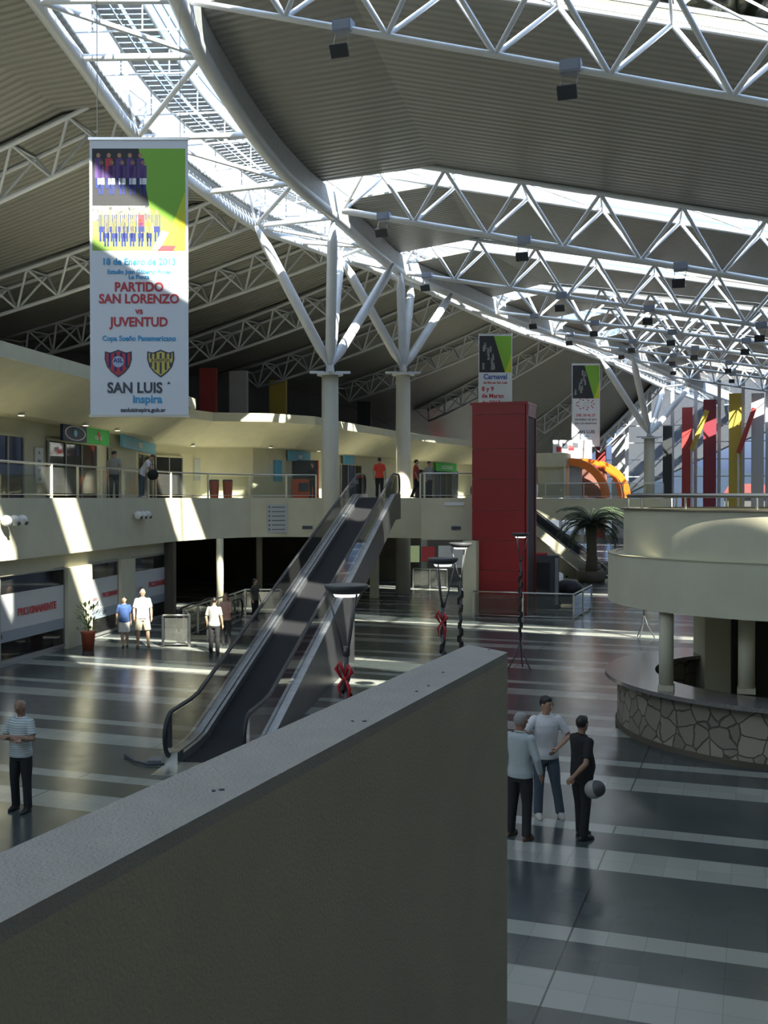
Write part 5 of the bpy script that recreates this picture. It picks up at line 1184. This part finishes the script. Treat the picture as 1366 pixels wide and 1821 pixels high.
p = G(221, 1150)
person('man in a navy polo and white shorts walking beside the man in white', p, turn(p, -5), 1.60, top_m=cl['navy polo'], bottom='shorts', bot_m=cl['off white shorts'], shoe_m=shoe_b, hair_m=hair_b, near=False, belly=.03, legs={-1: ((-.10,.02,.50),(-.10,-.02,.085)), 1: ((.08,.06,.50),(.03,.12,.085))})
p = G(254, 1151)
person('tall man in a white T-shirt and khaki shorts beside the potted plant side', p, turn(p, 5), 1.86, top_m=cl['white cotton'], bottom='shorts', bot_m=cl['khaki shorts'], shoe_m=shoe_br, hair_m=hair_g, hair='thin', near=False, belly=.05, collar=False, legs={-1: ((-.14,.04,.50),(-.16,.04,.085)), 1: ((.13,.0,.50),(.15,-.04,.085))})['label'] = 'tall man in a white T-shirt and khaki shorts walking on the ground floor'
def upP(u, d): return PD(u, d, SL1)
p = upP(203, 38.2)
person('man in a grey shirt and dark trousers standing behind the upper railing, back turned', p, turn(p, 165), 1.68, top_m=cl['grey shirt'], bot_m=cl['charcoal trousers'], shoe_m=shoe_b, hair_m=hair_b, near=False, head=(-50,12), lean=3)
p = upP(252, 39.3)
person('man in a white top and jeans leaning on the upper railing', p, turn(p, 75), 1.72, top_m=cl['white cotton'], bot_m=cl['jeans blue'], shoe_m=shoe_w, hair_m=hair_br, near=False, lean=34, head=(-20,10), arms={-1: ((-.24,.16,1.20),(-.15,.34,1.05)), 1: ((.24,.20,1.25),(.14,.40,1.15))})
c = upP(272, 38.6)+Vector((0,0,.84)); t = thing('shoulder_bag', 'dark bag hanging by the man leaning on the railing', 'bag', tuple(c)); remesh(MB().ball((0,0,0), (.22,.16,.20)).box((0,0,-.02), (.30,.18,.22)), 'bag_body', cl['black cotton'], t, .015); MB().path([(-.14,0,.14),(-.10,0,.36),(.10,0,.38),(.14,0,.14)], .012, 6).build('strap', black_rubber, t, True, local=True)
p = upP(556, 50.5)
person('person in dark clothes with dark hair standing beside the red cash machine', p, turn(p, -30), 1.66, top_m=cl['dark olive'], bot_m=cl['black cotton'], shoe_m=shoe_b, hair_m=hair_b, hair='long', near=False, female=True, sleeve='long', arms={-1: ((-.22,.05,1.14),(-.08,.20,1.15)), 1: ((.22,.0,1.13),(.24,.10,.9))})
p = upP(675, 45.6)
person('man in a tomato red shirt and black trousers at the top of the travelator', p, turn(p, 175), 1.72, top_m=cl['tomato red'], bot_m=cl['black cotton'], shoe_m=shoe_b, hair_m=hair_b, near=False, head=(0,0))
c = upP(690, 45.4)+Vector((0,0,.72)); t = thing('carrier_bag', 'small white bag in the right hand of the man in red', 'bag', tuple(c)); MB().loft([((0,0,-.14), .10, .05), ((0,0,.02), .11, .055), ((0,0,.10), .08, .03)], 14).build('bag_body', cl['white cotton'], t, True, local=True); MB().path([(-.06,0,.1),(0,0,.2),(.06,0,.1)], .008, 5).build('handle', cl['white cotton'], t, True, local=True)
p = upP(740, 46.5)
person('small distant person in dark red behind the railing right of the travelator', p, turn(p, 90), 1.66, top_m=mat('deep red cloth', (.32,.03,.03), .8), bot_m=cl['black cotton'], shoe_m=shoe_b, hair_m=hair_b, near=False, legs={-1: ((-.08,.14,.52),(-.09,.22,.085)), 1: ((.08,-.02,.5),(.09,-.20,.10))})
p = upP(763, 47.5)
person('distant person in dark grey behind the railing near the green lettered sign', p, turn(p, 40), 1.62, top_m=cl['grey shirt'], bot_m=cl['charcoal trousers'], shoe_m=shoe_b, hair_m=hair_b, near=False)
p = G(381, 1162)
person('man in a grey shirt seen from behind beside the travelator, by the railing pen', p, turn(p, 160), 1.70, top_m=cl['grey shirt'], bot_m=cl['black cotton'], shoe_m=shoe_b, hair_m=hair_b, near=False, head=(20,0))
p = G(402, 1148)
person('person in dusty pink with reddish hair behind the man in grey', p, turn(p, -20), 1.68, top_m=cl['dusty pink'], bot_m=cl['black cotton'], shoe_m=shoe_b, hair_m=hair_br, hair='long', near=False, female=True, arms={-1: ((-.2,.1,1.16),(-.05,.26,1.12)), 1: ((.2,.1,1.16),(.05,.27,1.12))})
p = PD(453, 41, 0)
person('dark-haired woman in black glimpsed behind the travelator handrail', p, turn(p, 50), 1.62, top_m=cl['dark olive'], bot_m=cl['black cotton'], shoe_m=shoe_b, hair_m=hair_b, hair='long', near=False, female=True, collar=False)
